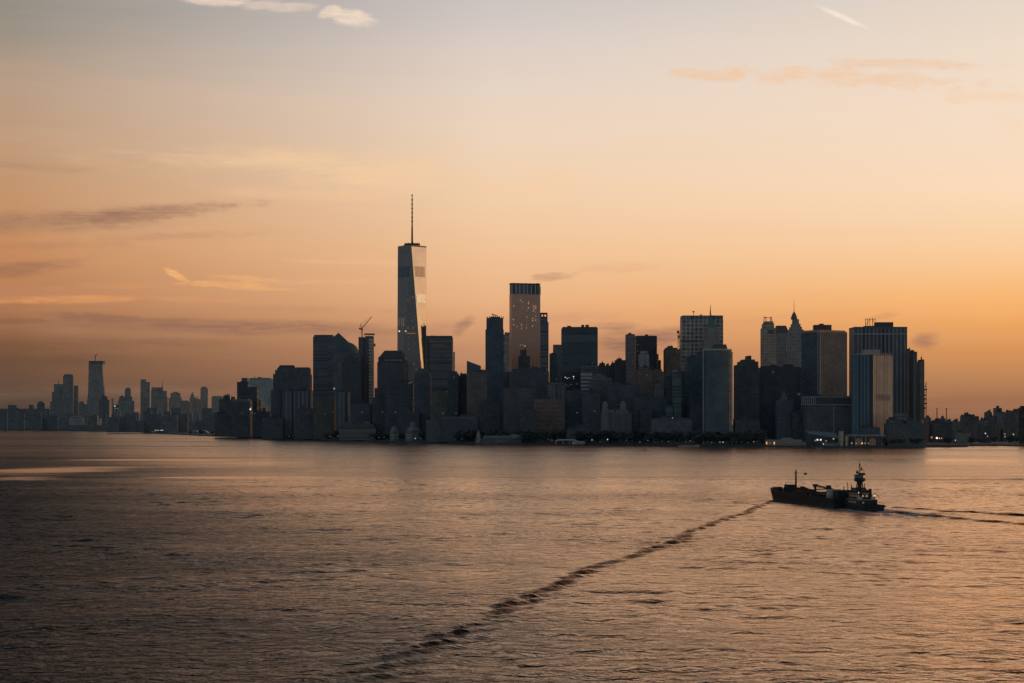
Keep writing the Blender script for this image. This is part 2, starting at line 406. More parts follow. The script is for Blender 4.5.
# wake arms of the barge: short crests feathered along each arm
def arm(P0, P1, crest_deg, amp, lam, w0, w1, fade, seed, ridge=0.0):
    global Zg, Wk
    P0 = np.array(P0, float); P1 = np.array(P1, float); d = P1-P0; Ln = np.hypot(*d); d /= Ln
    rx, ry = Xg-P0[0], Yg-P0[1]
    s = rx*d[0]+ry*d[1]; t = rx*(-d[1])+ry*d[0]
    wob_ = 1.8*np.sin(s/41.+seed)+1.1*np.sin(s/17.+2*seed)
    t = t + wob_*np.clip(s/200, 0, 1)
    wd = w0 + (w1-w0)*np.clip(s/Ln, 0, 1)
    e = np.exp(-(t/wd)**2) * np.clip(s/12, 0, 1) * np.clip((Ln*1.25-s)/(Ln*.25), 0, 1)
    a = math.radians(crest_deg); n = np.array([math.cos(a), -math.sin(a)])  # normal to crests that point (-sin a, -cos a)
    ph = (rx*n[0]+ry*n[1])*6.283/lam
    A = amp*(1-fade*np.clip(s/Ln, 0, 1))
    A = A*(.92+.16*np.sin(s/23.+seed*3))
    ph = ph + .8*np.sin(s/31.+seed)
    Wk = np.maximum(Wk, e**1.5*np.clip(.25+.9*np.sin(ph), 0, 1)*min(1.3, amp/.45)*(1-fade*.5*np.clip(s/Ln, 0, 1)))
    Zg += e*A*(np.cos(ph)+.35*np.cos(2*ph+.6))
    Zg += -ridge*np.exp(-((t+wd*.7)/wd)**2)*np.clip(s/12, 0, 1)*np.clip((Ln-s)/Ln, 0, 1)
def W(px, py):
    D = H*F/(py-HY); return (X(px, D), D)
def wl(px): # left arm sight line samples
    return W(px, np.interp(px, [340, 775], [683, 500]))
arm(W(775,500.3), W(560,584), 40, .58, 10., 2.5, 3.6, .15, 1.0)
arm(W(572,578), W(345,686), 38, .36, 8.5, 3.2, 8.5, .1, 2.2)
arm(W(885,507), W(1030,516), -50, .8, 12, 3, 5, .25, 3.1)
arm(W(870,511), W(1060,527), -48, .8, 12, 3, 5, .3, 4.4)
# old wake of another vessel, a long low ridge far across
for (yy, aa, x0, x1) in ((1500, .55, 60, 430), (1560, .35, -60, 260)):
    Zg += aa*np.exp(-((Yg-yy-.05*Xg-6*np.sin(Xg/70.))/9.)**2)*np.clip((Xg-x0)/80, 0, 1)*np.cos((Yg-yy)/4.)
    Wk = np.maximum(Wk, aa*1.1*np.exp(-((Yg-yy-.05*Xg-6*np.sin(Xg/70.))/12.)**2)*np.clip((Xg-x0)/80, 0, 1))
Zg *= np.clip((Yg-270)/40, 0, 1)*np.clip((1648-Yg)/180, 0, 1)*np.clip((428-np.abs(Xg))/30, 0, 1)
ny, nx = Xg.shape
me = bpy.data.meshes.new('water')
co = np.stack([Xg, Yg, Zg], -1).reshape(-1, 3).astype(np.float32)
idx = np.arange(ny*nx).reshape(ny, nx)
fc = np.stack([idx[:-1,:-1], idx[:-1,1:], idx[1:,1:], idx[1:,:-1]], -1).reshape(-1, 4)
me.vertices.add(len(co)); me.vertices.foreach_set('co', co.ravel())
me.loops.add(fc.size); me.loops.foreach_set('vertex_index', fc.ravel().astype(np.int32))
me.polygons.add(len(fc)); me.polygons.foreach_set('loop_start', np.arange(0, fc.size, 4, dtype=np.int32))
me.polygons.foreach_set('use_smooth', np.ones(len(fc), dtype=bool))
me.update(calc_edges=True)
at_ = me.attributes.new('wake', 'FLOAT', 'POINT'); at_.data.foreach_set('value', np.clip(Wk,0,1.2).ravel().astype(np.float32))  # wake mask; also darkens crest slopes through the reflection factor
wm = bpy.data.materials.new('river_water'); wm.use_nodes = True; t = NT(wm.node_tree)
p = t.n['Principled BSDF']
geo = t.new('ShaderNodeNewGeometry'); P = geo.outputs['Position']
big = t.noise(t.vm('MULTIPLY', P, (.0011, .0040, 0)), 1.0, 5, .6, .4)       # slicks and gusts
big2 = t.noise(t.vm('MULTIPLY', P, (.006, .013, 0)), 1.0, 4, .55)
slick = t.ss(t.m('ADD', t.m('MULTIPLY', big, .75), t.m('MULTIPLY', big2, .25)), .40, .62)
px_, py_, pz_ = t.sep(P)
wk = t.new('ShaderNodeAttribute', attribute_name='wake').outputs['Fac']  # wake mask; also drives the painted dimming of crest reflections
wind_tone0 = t.ss(t.m('ADD', t.m('ADD', px_, t.m('MULTIPLY', py_, .22)), t.m('MULTIPLY', t.m('SUBTRACT', big2, .5), 150.0)), 170.0, -70.0)  # rougher left-hand water; also masks the painted darkening of its reflection
wind_tone = t.m('MULTIPLY', wind_tone0, t.ss(py_, 3200.0, 1300.0, .5, 1.0))
patchn = t.m('MULTIPLY', t.m('SUBTRACT', big2, .5), 1.6)
for (qx, qy, rx_, ry_, a_) in [(40,471,100,5,1),(20,478,60,3,.7),(265,463,40,2.5,.8),(340,470,50,2.5,.8),(250,477.5,160,1.6,.9),(530,548,36,7,.5),(150,460,120,1.5,.8),(620,487,60,3,.5),(600,470,60,2,.5),(950,462,130,5,.8),(880,560,90,10,.4)]:
    D_ = H*F/(qy-HY); cx_, wx_, wy_ = (qx-512)*D_/F, rx_*D_/F, ry_*D_*D_/(H*F)
    dd = t.vm('LENGTH', t.vm('MULTIPLY', t.vm('SUBTRACT', P, (cx_, D_, 0)), (1/wx_, 1/wy_, 0)), out=1)
    wind_tone = t.m('MULTIPLY', wind_tone, t.m('SUBTRACT', 1.0, t.m('MULTIPLY', t.ss(t.m('SUBTRACT', t.m('ADD', 1.0, patchn), dd), 0, .8), min(1, a_))))
    slick = t.m('SUBTRACT', slick, t.m('MULTIPLY', t.ss(t.m('SUBTRACT', t.m('ADD', 1.0, patchn), dd), 0, .6), a_*1.1))
n1 = t.noise(t.vm('MULTIPLY', P, (.17, .19, 0)), 1.0, 3, .55, .6)
n2 = t.noise(t.vm('MULTIPLY', P, (.55, .6, 0)), 1.0, 3, .6)
n3 = t.noise(t.vm('MULTIPLY', P, (.05, .06, 0)), 1.0, 3, .5, .8)
hgt = t.m('ADD', t.m('ADD', t.m('MULTIPLY', n1, 1.5), t.m('MULTIPLY', n2, .34)), t.m('MULTIPLY', n3, 1.5))
bmp = t.new('ShaderNodeBump'); t.put(bmp.inputs['Height'], hgt); bmp.inputs['Distance'].default_value = 1.0
t.put(bmp.inputs['Strength'], t.m('ADD', t.m('MULTIPLY', t.mr(slick, -.6, 1, .30, 1.0), t.mr(wind_tone, 0, 1, .85, 2.6)), t.m('MULTIPLY', wk, .15)))
t.l.new(bmp.outputs[0], p.inputs['Normal'])
# churned lane behind the tug: aerated paler water
S0 = Vector((178, 985)); 
ux, uy = -.166, .986
rx = t.m('SUBTRACT', px_, 180.); ry = t.m('SUBTRACT', py_, 985.)
al_ = t.m('SUBTRACT', t.m('MULTIPLY', rx, -ux), t.m('MULTIPLY', ry, uy))          # metres astern
lt_ = t.m('ABSOLUTE', t.m('SUBTRACT', t.m('ADD', t.m('MULTIPLY', rx, uy), t.m('MULTIPLY', ry, -ux)), 0.0))
lane = t.m('MULTIPLY', t.ss(lt_, 26, 5), t.m('MULTIPLY', t.ss(al_, -150, 0), t.ss(al_, 130, 10)))
foam = t.m('MULTIPLY', lane, t.ss(t.noise(t.vm('MULTIPLY', P, (.22, .10, 0)), 1.0, 5, .7), .36, .60))
wash = t.m('MULTIPLY', t.m('MULTIPLY', t.ss(lt_, 19, 8), t.ss(al_, -125, -40)), t.m('MULTIPLY', t.ss(al_, 30, 0), t.ss(t.noise(t.vm('MULTIPLY', P, (.3, .16, 0)), 1.0, 4, .7), .28, .50)))
foam = t.m('MAXIMUM', foam, wash)
t.put(p.inputs['Base Color'], t.mix(t.m('MULTIPLY', foam, .8), (.010, .020, .027), (.80, .86, .90)))
t.put(p.inputs['Roughness'], t.m('ADD', t.mr(slick, 0, 1, .16, .26), t.m('ADD', t.m('MULTIPLY', foam, .3), t.m('MULTIPLY', wk, .12))))
p.inputs['IOR'].default_value = 1.333; p.inputs['Specular IOR Level'].default_value = 0.0; 
gls = t.new('ShaderNodeBsdfGlossy'); t.put(gls.inputs['Color'], t.mix(wind_tone, t.mix(t.mr(py_, 1200.0, 3200.0), (1.0, .82, .66), (.92, .85, .78)), (.50,.62,.76)))  # painted reflection tint: warm on the right, paler far off, cool dark left
for l_ in list(wm.node_tree.links):
    if l_.to_socket == p.inputs['Roughness']: t.l.new(l_.from_socket, gls.inputs['Roughness'])
t.l.new(bmp.outputs[0], gls.inputs['Normal'])
fr = t.new('ShaderNodeFresnel'); fr.inputs['IOR'].default_value = 1.333; t.l.new(bmp.outputs[0], fr.inputs['Normal'])
ff = t.m('MULTIPLY', t.m('MULTIPLY', fr.outputs[0], t.m('MULTIPLY', t.mr(wind_tone, 0, 1, 1.24, .42), t.mr(py_, 1300.0, 3200.0, 1.0, .80))), t.m('MULTIPLY', t.m('SUBTRACT', 1.0, t.m('MULTIPLY', foam, .8)), t.m('SUBTRACT', 1.0, t.m('MULTIPLY', t.m('MINIMUM', wk, 1.0), .48))))  # reflection brightness painted: lifted right, dimmed left, far off and on wake crests
ms = t.new('ShaderNodeMixShader'); t.l.new(ff, ms.inputs[0]); t.l.new(p.outputs[0], ms.inputs[1]); t.l.new(gls.outputs[0], ms.inputs[2])
t.l.new(ms.outputs[0], t.n['Material Output'].inputs['Surface'])
me.materials.append(wm)
wo_ = bpy.data.objects.new('water', me); COL.objects.link(wo_); tag(wo_, kind='structure')

# ================================================================== LAND
shore = [(-900,430),(0,430),(28,430.2),(65,430.7),(66,431.2),(143,432.5),(144,433.3),(180,434.8),(190,435.4),(230,437),(262,438),(300,439.5),
         (400,442),(500,444.2),(600,445.6),(700,446.6),(770,447.1),(850,447.5),(925,447.7),(927,447.5),(967,447.1),(969,446.0),(1024,446.0),(1500,445.6)]
pts = [W(a, b) for a, b in shore]
def Ds(px): return float(np.interp(px, [a for a, b in shore], [q[1] for q in pts]))
gm = plain('ground_earth', (26,32,34)); sw = plain('seawall_stone', (18,25,28))
m_ = MB(); back = [(9000, 16000), (-11000, 16000)]
poly = [(-9000, 9500)] + pts[1:] + [(9000, 4500)] + back
m_.quad([(a, b, G) for a, b in poly]); tag(m_.build('ground', gm), kind='structure')
m_ = MB(); u = 0
for a, b in zip(poly[:-3], poly[1:-2]):
    m_.quad([(a[0],a[1]-.1,-1.5),(b[0],b[1]-.1,-1.5),(b[0],b[1]-.1,G+.25),(a[0],a[1]-.1,G+.25)])
tag(m_.build('quay', sw), kind='structure')
# ================================================================== FAR SKYLINE (left)
B = building
FARG = 'hazy buildings of the far skyline across the river'
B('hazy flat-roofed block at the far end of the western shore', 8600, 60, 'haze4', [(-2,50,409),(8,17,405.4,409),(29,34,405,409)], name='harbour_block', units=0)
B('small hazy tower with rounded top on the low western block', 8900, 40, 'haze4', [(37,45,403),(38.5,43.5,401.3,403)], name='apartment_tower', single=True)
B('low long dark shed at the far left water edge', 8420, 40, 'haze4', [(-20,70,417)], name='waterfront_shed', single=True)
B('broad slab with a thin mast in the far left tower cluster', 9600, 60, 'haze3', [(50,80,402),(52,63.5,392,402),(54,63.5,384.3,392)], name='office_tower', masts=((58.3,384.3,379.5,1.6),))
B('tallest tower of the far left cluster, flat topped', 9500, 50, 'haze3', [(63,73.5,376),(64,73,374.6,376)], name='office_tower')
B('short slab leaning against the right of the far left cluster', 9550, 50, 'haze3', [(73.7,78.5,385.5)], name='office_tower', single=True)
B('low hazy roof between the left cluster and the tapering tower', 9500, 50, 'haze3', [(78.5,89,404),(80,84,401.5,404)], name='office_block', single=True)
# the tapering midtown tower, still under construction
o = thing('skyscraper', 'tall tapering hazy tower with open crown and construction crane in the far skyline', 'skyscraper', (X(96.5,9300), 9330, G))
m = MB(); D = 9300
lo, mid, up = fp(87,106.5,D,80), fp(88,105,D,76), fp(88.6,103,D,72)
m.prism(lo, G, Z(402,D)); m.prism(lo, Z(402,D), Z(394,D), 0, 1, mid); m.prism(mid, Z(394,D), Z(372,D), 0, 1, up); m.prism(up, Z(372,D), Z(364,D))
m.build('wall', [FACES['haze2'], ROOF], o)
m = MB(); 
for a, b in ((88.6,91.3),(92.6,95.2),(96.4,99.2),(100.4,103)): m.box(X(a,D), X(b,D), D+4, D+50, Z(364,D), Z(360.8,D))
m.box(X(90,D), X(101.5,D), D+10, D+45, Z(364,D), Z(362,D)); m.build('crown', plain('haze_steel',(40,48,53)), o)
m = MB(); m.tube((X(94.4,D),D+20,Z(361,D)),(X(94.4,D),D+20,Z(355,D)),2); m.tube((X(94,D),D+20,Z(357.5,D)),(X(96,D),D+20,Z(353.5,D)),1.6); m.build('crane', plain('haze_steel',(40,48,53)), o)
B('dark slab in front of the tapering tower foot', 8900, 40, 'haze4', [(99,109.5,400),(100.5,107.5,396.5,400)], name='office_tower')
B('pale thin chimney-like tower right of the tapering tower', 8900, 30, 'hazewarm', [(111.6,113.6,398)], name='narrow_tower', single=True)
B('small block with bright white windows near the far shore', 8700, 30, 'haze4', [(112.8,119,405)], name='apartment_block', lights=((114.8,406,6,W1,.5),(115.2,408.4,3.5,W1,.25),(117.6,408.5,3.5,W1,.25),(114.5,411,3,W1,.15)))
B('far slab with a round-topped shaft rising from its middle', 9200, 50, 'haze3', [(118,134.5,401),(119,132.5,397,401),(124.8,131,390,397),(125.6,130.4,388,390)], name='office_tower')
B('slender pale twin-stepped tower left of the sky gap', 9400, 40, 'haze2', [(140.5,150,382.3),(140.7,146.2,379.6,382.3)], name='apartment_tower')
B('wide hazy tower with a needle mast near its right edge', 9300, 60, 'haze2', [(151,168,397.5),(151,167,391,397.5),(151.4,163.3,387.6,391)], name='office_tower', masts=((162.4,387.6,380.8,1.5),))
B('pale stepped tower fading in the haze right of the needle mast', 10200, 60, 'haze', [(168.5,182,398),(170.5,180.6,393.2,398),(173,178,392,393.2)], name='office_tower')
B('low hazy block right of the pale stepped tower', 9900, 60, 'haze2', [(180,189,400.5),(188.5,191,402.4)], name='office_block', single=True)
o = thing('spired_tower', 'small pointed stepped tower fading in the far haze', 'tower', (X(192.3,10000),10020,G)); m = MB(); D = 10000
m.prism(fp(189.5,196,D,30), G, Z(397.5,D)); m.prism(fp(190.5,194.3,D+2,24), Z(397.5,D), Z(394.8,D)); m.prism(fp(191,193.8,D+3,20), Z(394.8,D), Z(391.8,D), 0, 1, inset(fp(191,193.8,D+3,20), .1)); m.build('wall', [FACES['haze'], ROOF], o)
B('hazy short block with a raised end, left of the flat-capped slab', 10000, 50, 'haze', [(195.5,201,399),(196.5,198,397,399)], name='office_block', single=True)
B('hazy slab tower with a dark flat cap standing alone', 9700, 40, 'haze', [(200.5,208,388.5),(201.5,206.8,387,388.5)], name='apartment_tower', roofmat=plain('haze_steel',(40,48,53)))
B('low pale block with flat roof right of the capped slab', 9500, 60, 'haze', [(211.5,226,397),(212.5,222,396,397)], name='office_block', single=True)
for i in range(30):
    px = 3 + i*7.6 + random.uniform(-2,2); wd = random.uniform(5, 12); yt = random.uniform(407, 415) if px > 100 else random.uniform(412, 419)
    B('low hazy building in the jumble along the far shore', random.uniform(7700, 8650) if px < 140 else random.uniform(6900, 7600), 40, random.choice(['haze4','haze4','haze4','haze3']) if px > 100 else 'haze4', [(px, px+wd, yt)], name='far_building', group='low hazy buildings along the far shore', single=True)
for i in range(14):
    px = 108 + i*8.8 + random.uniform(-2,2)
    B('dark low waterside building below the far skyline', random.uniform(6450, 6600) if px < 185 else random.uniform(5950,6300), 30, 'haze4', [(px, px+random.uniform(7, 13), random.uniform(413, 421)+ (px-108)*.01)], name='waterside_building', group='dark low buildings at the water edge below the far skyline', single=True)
B('pale grey shed with dark openings on the far pier', 7900, 40, facade((62,62,62),(46,50,53),30,.3,60,.4), [(69,84,417.5),(71,82,415.5,417.5)], name='pier_shed')
B('dark square warehouse at the end of the far pier', 7640, 60, 'haze4', [(88,99,416)], name='warehouse', single=True)
B('small white building lit at the far shore', 7600, 20, facade((120,110,100),(80,76,74),8,.4,8,.5), [(97,98.3,415),(99.3,101.3,418.5)], name='lit_building', single=True)
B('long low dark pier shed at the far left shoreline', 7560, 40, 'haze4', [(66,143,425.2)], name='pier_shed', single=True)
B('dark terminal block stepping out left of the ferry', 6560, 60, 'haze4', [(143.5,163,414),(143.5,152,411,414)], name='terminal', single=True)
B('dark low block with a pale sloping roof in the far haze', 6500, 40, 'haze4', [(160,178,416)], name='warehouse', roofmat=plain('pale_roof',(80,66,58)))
# ferry with bright deck lights
def ship_hull(m, L, Bm, h, rise, bow=.25, n=10, mi=0, stern=.8):
    ring = []
    for i in range(n+1):
        f = i/n; x = (f-.5)*L
        k = 1.0 if f < 1-bow else math.sqrt(max(0, 1-((f-(1-bow))/bow)**2))
        if f < .1: k *= stern + (1-stern)*f/.1
        ring.append((x, max(.02, k)*Bm/2, h + rise*max(0, (f-.6)/.4)**2))
    for (x, b, z), (x2, b2, z2) in zip(ring[:-1], ring[1:]):
        for s in (1, -1):
            q = [(x, s*b*.82, -.5), (x2, s*b2*.7, -.5), (x2, s*b2, z2), (x, s*b, z)]
            m.quad(q if s < 0 else list(reversed(q)), None, mi)
        m.quad([(x,-b,z-.25),(x2,-b2,z2-.25),(x2,b2,z2-.25),(x,b,z-.25)], None, mi+1)
    x, b, z = ring[0]; m.quad([(x,b*.82,-.5),(x,-b*.82,-.5),(x,-b,z),(x,b,z)], None, mi)
def place(o, px, D, rz, z=0): o.location = (X(px, D), D, z); o.rotation_euler = (0, 0, math.radians(rz))
o = thing('ferry', 'dark ferry with a row of white deck lights at the far shore', 'ferry', (0,0,0)); place(o, 158, 6250, 5); 
m = MB(); ship_hull(m, 58, 14, 4, 1.5); m.build('hull', [plain('ferry_paint',(24,32,38)), STEEL], o)
m = MB(); m.box(-24,20,-6,6,3.6,8.2); m.box(-20,14,-5,5,8.4,12); m.build('deckhouse', plain('ferry_paint',(24,32,38)), o)
m = MB(); m.box(-6,0,-2,2,12,17); m.build('funnel', STEEL, o)
for q in (-8,-3,2,9,12,15): 
    m = MB(); m.box(q-1.1,q+1.1,-5.4,-5.1,9.6,11.2); m.build('deck_light', emit('deck_glow',W1,.9), o)
for q in (-19,-14,-9): 
    m = MB(); m.box(q-.8,q+.8,-6.4,-6.1,5,6.2); m.build('deck_light', emit('deck_glow_dim',W1,.25), o)
# arched white roofs of the little terminal
for i, (px, wd) in enumerate(((194.5,9),(203.5,9),(211,6))):
    D = 5750 if i < 2 else 5450
    o = thing('arched_canopy', ['left white arched roof over a small ferry landing','right white arched roof over a small ferry landing','smaller white arched roof at the marina edge'][i], 'canopy', (X(px,D),D,G))
    m = MB(); w_ = wd*D/F/2; n = 8; hh = 8 if i < 2 else 6; L0 = [(X(px,D)-w_+2*w_*k/n, G+3+hh*math.sin(math.pi*k/n)) for k in range(n+1)]
    for (a,z0),(b,z1) in zip(L0[:-1], L0[1:]): m.quad([(a,D,z0),(b,D,z1),(b,D+30,z1),(a,D+30,z0)]); m.quad([(a,D,z0-1.6),(b,D,z1-1.6),(b,D,z1),(a,D,z0)])
    m.build('roof', plain('white_canvas',(104,108,108)), o)
    for s in (-1,1): m = MB(); m.tube((X(px,D)+s*w_*.9,D+1,G),(X(px,D)+s*w_*.9,D+1,G+4),.6); m.build('post', STEEL, o)

# ================================================================== LOWER MANHATTAN, back to front
B('pale hazy glass slab behind the stepped block by the left shore', 5600, 50, facade((60,70,70),(52,62,63),6,.5,5,.5), [(247,275,379.5),(250,272,378.3,379.5)], masts=((255,378,375.6,1),(262,378,377,1)), name='office_tower')
B('brown apartment block topped with clumps of roof tanks by the left shore', 4950, 40, 'slate', [(219,237,399.8),(223,226,395.8,399.8),(226.6,230,395,399.8),(231,235,397,399.8)], name='apartment_block', units=1)
B('low dark terrace step at the left end of the city shore', 4900, 30, 'slate', [(214.5,233,414)], name='apartment_block', units=1)
o = B('black stepped tower with a square penthouse near the left shore', 5000, 50, facade((19,30,33),(17,30,34),300,1,14,.5), [(237,259.4,387.5),(237,250.3,382.3,387.5),(241.6,249.6,378.3,382.3)], name='office_tower')
B('dark sloping shoulder block right of the black stepped tower', 4980, 40, 'black', [(259,262.5,400),(262.5,267.5,408),(267.5,272,413)], name='office_block', single=True)
B('low block with a pale roof edge in front of the black stepped tower', 4830, 50, 'slate', [(231.5,252.5,401.2),(232.5,251,399.6,401.2)], name='office_block', roofmat=plain('pale_parapet',(62,68,70)), lights=((250.4,409.3,3.4,W1,1.0),(251,408,2,W1,.4)))
B('dark plain block between the lit block and the finned tower', 4800, 40, 'black', [(252.5,272,412)], name='office_block', lights=((252.2,412.5,1.6,W1,.2),(254.6,413.5,1.6,W1,.15)))
# finned corner block with a mansard
o = thing('office_tower', 'broad dark tower with cut-corner crown above pale vertical fins', 'office tower', (X(292,4650), 4680, G)); D = 4650
m = MB(); m.prism(fp(271,283,D,60), G, Z(390,D)); m.prism(fp(273,312,D+2,60), G, Z(374,D)); m.prism(fp(275,311,D+4,55), Z(374,D), Z(370,D)); m.prism(fp(277,311,D+5,50), Z(370,D), Z(368.2,D))
m.build('wall', [FACES['slate'], ROOF], o)
m = MB(); a = fp(277.5,296,D+8,40); b = fp(280,294.5,D+12,30); m.prism(a, Z(368.2,D), Z(365,D), 0, 0, b); m.prism(fp(296.2,310.2,D+8,40), Z(368.2,D), Z(367.2,D), 0, 0); m.build('roof', ROOF, o)
B('lower annex with bright vertical fins in front of the cut-corner tower', 4560, 50, 'finslt', [(283,313,391),], name='office_block', units=2)
B('curved-edge glass slab with a flat top left of the pyramid roof', 5000, 45, 'hstr', [(313,335.5,337),(314,334,335.2,337)], name='office_tower', lights=((318.5,398,2,W1,.15),))
o = thing('office_tower', 'tower with a dark pyramid roof', 'office tower', (X(338.5,4900), 4925, G)); D = 4880
m = MB(); p4 = fp(327.5,349.5,D,54); m.prism(p4, G, Z(342,D)); m.build('wall', [FACES['hstr'], ROOF], o)
m = MB(); m.prism(inset(p4,1.01), Z(342,D), Z(332.4,D), 0, 0, inset(p4,.02)); m.build('roof', plain('dark_copper',(20,36,42)), o)
o = thing('office_tower', 'tower with a dark round dome behind the arched block', 'office tower', (X(345,4720), 4750, G)); D = 4720
m = MB(); p4 = fp(331.5,358.3,D,62); m.prism(p4, G, Z(353,D)); m.build('wall', [FACES['hstr'], ROOF], o)
m = MB(); c0 = (X(345.3,D), D+31); R0 = 12.6*D/F; n = 20
for k in range(6):
    t0, t1 = k/6*math.pi/2, (k+1)/6*math.pi/2
    def rg_(tt): return [(c0[0]+R0*math.cos(tt)*math.cos(6.283*j/n), c0[1]+R0*math.cos(tt)*math.sin(6.283*j/n)) for j in range(n)]
    h0 = Z(353,D); hh = (Z(341.5,D)-Z(353,D)); m.prism(rg_(t0), h0+hh*math.sin(t0), h0+hh*math.sin(t1), 0, 0 if k==5 else None, rg_(t1))
m.build('roof', plain('dark_copper',(20,36,42)), o)
o = thing('office_tower', 'pale-framed tower with a dark arched glass front', 'office tower', (X(347,4450), 4480, G)); D = 4450
m = MB(); p4 = fp(333,360.5,D,50); m.prism(p4, G, Z(354,D)); m.prism(fp(335,359.6,D+3,44), Z(354,D), Z(352.6,D)); m.build('wall', [facade((40,44,48),(26,33,39),6,.5,4,.5), plain('pale_parapet',(50,54,56))], o)
m = MB(); n = 14; cx, hw = X(351.4,D), 9.6*D/F; zt = Z(367,D)
arc = [(cx-hw, G), (cx+hw, G)] + [(cx+hw*math.cos(math.pi*k/n), zt+hw*1.05*math.sin(math.pi*k/n)) for k in range(n+1)]
m.quad([(a, D-.6, z) for a, z in arc]); m.build('arched_front', plain('dark_glass',(21,29,37), .3), o)
B('low block with three pale vertical strips before the arched tower', 4300, 40, 'finslt', [(336,350,392)], name='office_block', lights=((334.2,388.6,3.4,(235,225,205),.34),))
B('olive apartment slab between the finned annex and the pale-striped block', 4340, 40, 'olive', [(313.5,336,397),(316,333,395.8,397)], name='apartment_block', units=2)
B('plain dark block below the dome and arch towers', 4200, 40, 'slate', [(350,372,404)], name='office_block', units=1)
# tower under construction with its crane
o = thing('unfinished_tower', 'slim unfinished tower with raw open floors and a hoist on its side', 'tower', (X(366,4500), 4520, G)); D = 4500
m = MB(); m.prism(fp(358.5,365,D,40), G, Z(337,D)); m.prism(fp(365,374,D+1,38), G, Z(336,D)); m.build('wall', [facade((30,38,44),(18,28,36),8,.5,4,.5), ROOF], o)
m = MB(); m.prism(fp(368.6,373.2,D-1.5,3), Z(432,D), Z(338,D)); m.build('raw_floors', [facade((92,86,80),(28,30,34),4.5,.5,7.5,.5), ROOF], o)
m = MB()
for q in (364.6,366.5,368.4,370.3,372.2,373.8): m.tube((X(q,D),D+1.5,Z(336.2,D)),(X(q,D),D+1.5,Z(333.8,D)),.5)
m.box(X(364.2,D),X(374,D),D+1,D+30,Z(334.4,D),Z(333.4,D)); m.build('top_frame', STEEL, o)
m = MB(); m.box(X(374,D),X(375.4,D),D,D+3,Z(346.5,D),Z(343.6,D)); m.build('hoist', RUST, o)
def crane(label, px, D, base, hub, tip, tail, r=.9):
    o = thing('construction_crane', label, 'crane', (X(px,D), D, Z(base,D)))
    def P3(q): return (X(q[0],D), D+2, Z(q[1],D))
    m = MB(); a, b = (X(px,D),D+2,Z(base,D)), P3(hub)
    for s in (-1,1): m.tube((a[0]+s*1.1,a[1],a[2]),(b[0]+s*1.1,b[1],b[2]), r*.6)
    k = 6
    for i in range(k):
        z0 = a[2]+(b[2]-a[2])*i/k; z1 = a[2]+(b[2]-a[2])*(i+1)/k; m.tube((a[0]-1.1,a[1],z0),(a[0]+1.1,a[1],z1), r*.4)
    m.build('mast', RUST, o)
    m = MB(); p_, q_ = Vector(P3(hub)), Vector(P3(tip)); m.tube(p_, q_, r*.7, r*.5); off = Vector((-1.2,0,2.0))
    m.tube(p_+off, q_, r*.45, r*.4)
    for i in range(7):
        f = (i+.5)/8; m.tube(p_.lerp(q_, f), (p_+off).lerp(q_, f+.05), r*.3)
    m.build('boom', RUST, o)
    m = MB(); t_ = Vector(P3(tail)); m.tube(p_, t_, r*1.1); m.box(t_.x-2, t_.x+2, t_.y-1.5, t_.y+1.5, t_.z-2.5, t_.z+1); m.build('counterweight', RUST, o)
    m = MB(); top = p_+Vector((-2.6, 0, 11)); m.tube(p_, top, r*.6); m.tube(top, q_, .25); m.tube(top, t_, .25); m.build('stay', RUST, o)
    m = MB(); m.box(p_.x-2, p_.x+2.4, p_.y-2, p_.y+1.5, p_.z-2.4, p_.z+1.6); m.build('cab', RUST, o)
    return o
crane('orange luffing crane with raised boom on the slim unfinished tower', 362.2, 4500, 337, (361.6,329), (372,316.6), (359.8,328.2))
# stepped tower with cut mansard top, left of the tallest tower
o = thing('office_tower', 'dark tower with a chamfered mansard crown in front of the tallest tower', 'office tower', (X(391,4230), 4260, G)); D = 4230
m = MB(); m.prism(fp(374.5,408,D,60), G, Z(388,D)); m.prism(fp(377.2,406,D+2,56), Z(388,D), Z(362,D)); m.build('wall', [facade((26,33,38),(19,26,32),5,.5,4.2,.5,.4), ROOF], o)
m = MB(); m.prism(fp(378.2,405,D+4,50), Z(362,D), Z(357,D), 0, 0); m.prism(fp(379,404.5,D+4,50), Z(357,D), Z(350.3,D), 0, 0, fp(384.6,402,D+14,30)); m.build('roof', ROOF, o)
m = MB(); m.box(X(384.5,D),X(403,D),D+1.2,D+1.9,Z(361,D),Z(359.5,D)); m.build('frieze', plain('bronze_band',(62,56,50)), o)
# the tallest tower
D = 4300; cx = X(411.4, D); cy = D + 31.5; hw = 31.0; zb = Z(424, D); zt = Z(246.4, D)
o = thing('skyscraper', 'tallest glass skyscraper with faceted triangular faces and a spire', 'skyscraper', (cx, cy, G))
m = MB(); sq = [(cx-hw,cy-hw),(cx+hw,cy-hw),(cx+hw,cy+hw),(cx-hw,cy+hw)]; m.prism(sq, G, zb, 0, None); m.build('base', [FACES['slate']], o)
topv = [(cx, cy-hw), (cx+hw, cy), (cx, cy+hw), (cx-hw, cy)]
dk = mirror_glass('shaded_mirror_glass', (.46,.42,.41), .10, .26); br = mirror_glass('lit_mirror_glass', (.92,.76,.66), .045, .93)  # one glazing in two copies: shaded faces darkened, sky-lit face brightened
m = MB()
for i in range(4):
    a, b = sq[i], sq[(i+1)%4]; tp = topv[i]; nx_ = topv[(i+1)%4]
    m.quad([(*a,zb),(*b,zb),(*tp,zt)], [(0,zb),(62,zb),(31,zt)], 0)
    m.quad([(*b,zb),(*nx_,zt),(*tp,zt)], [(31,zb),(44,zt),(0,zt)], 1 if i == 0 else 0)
m.build('glass_face', [dk, br], o)
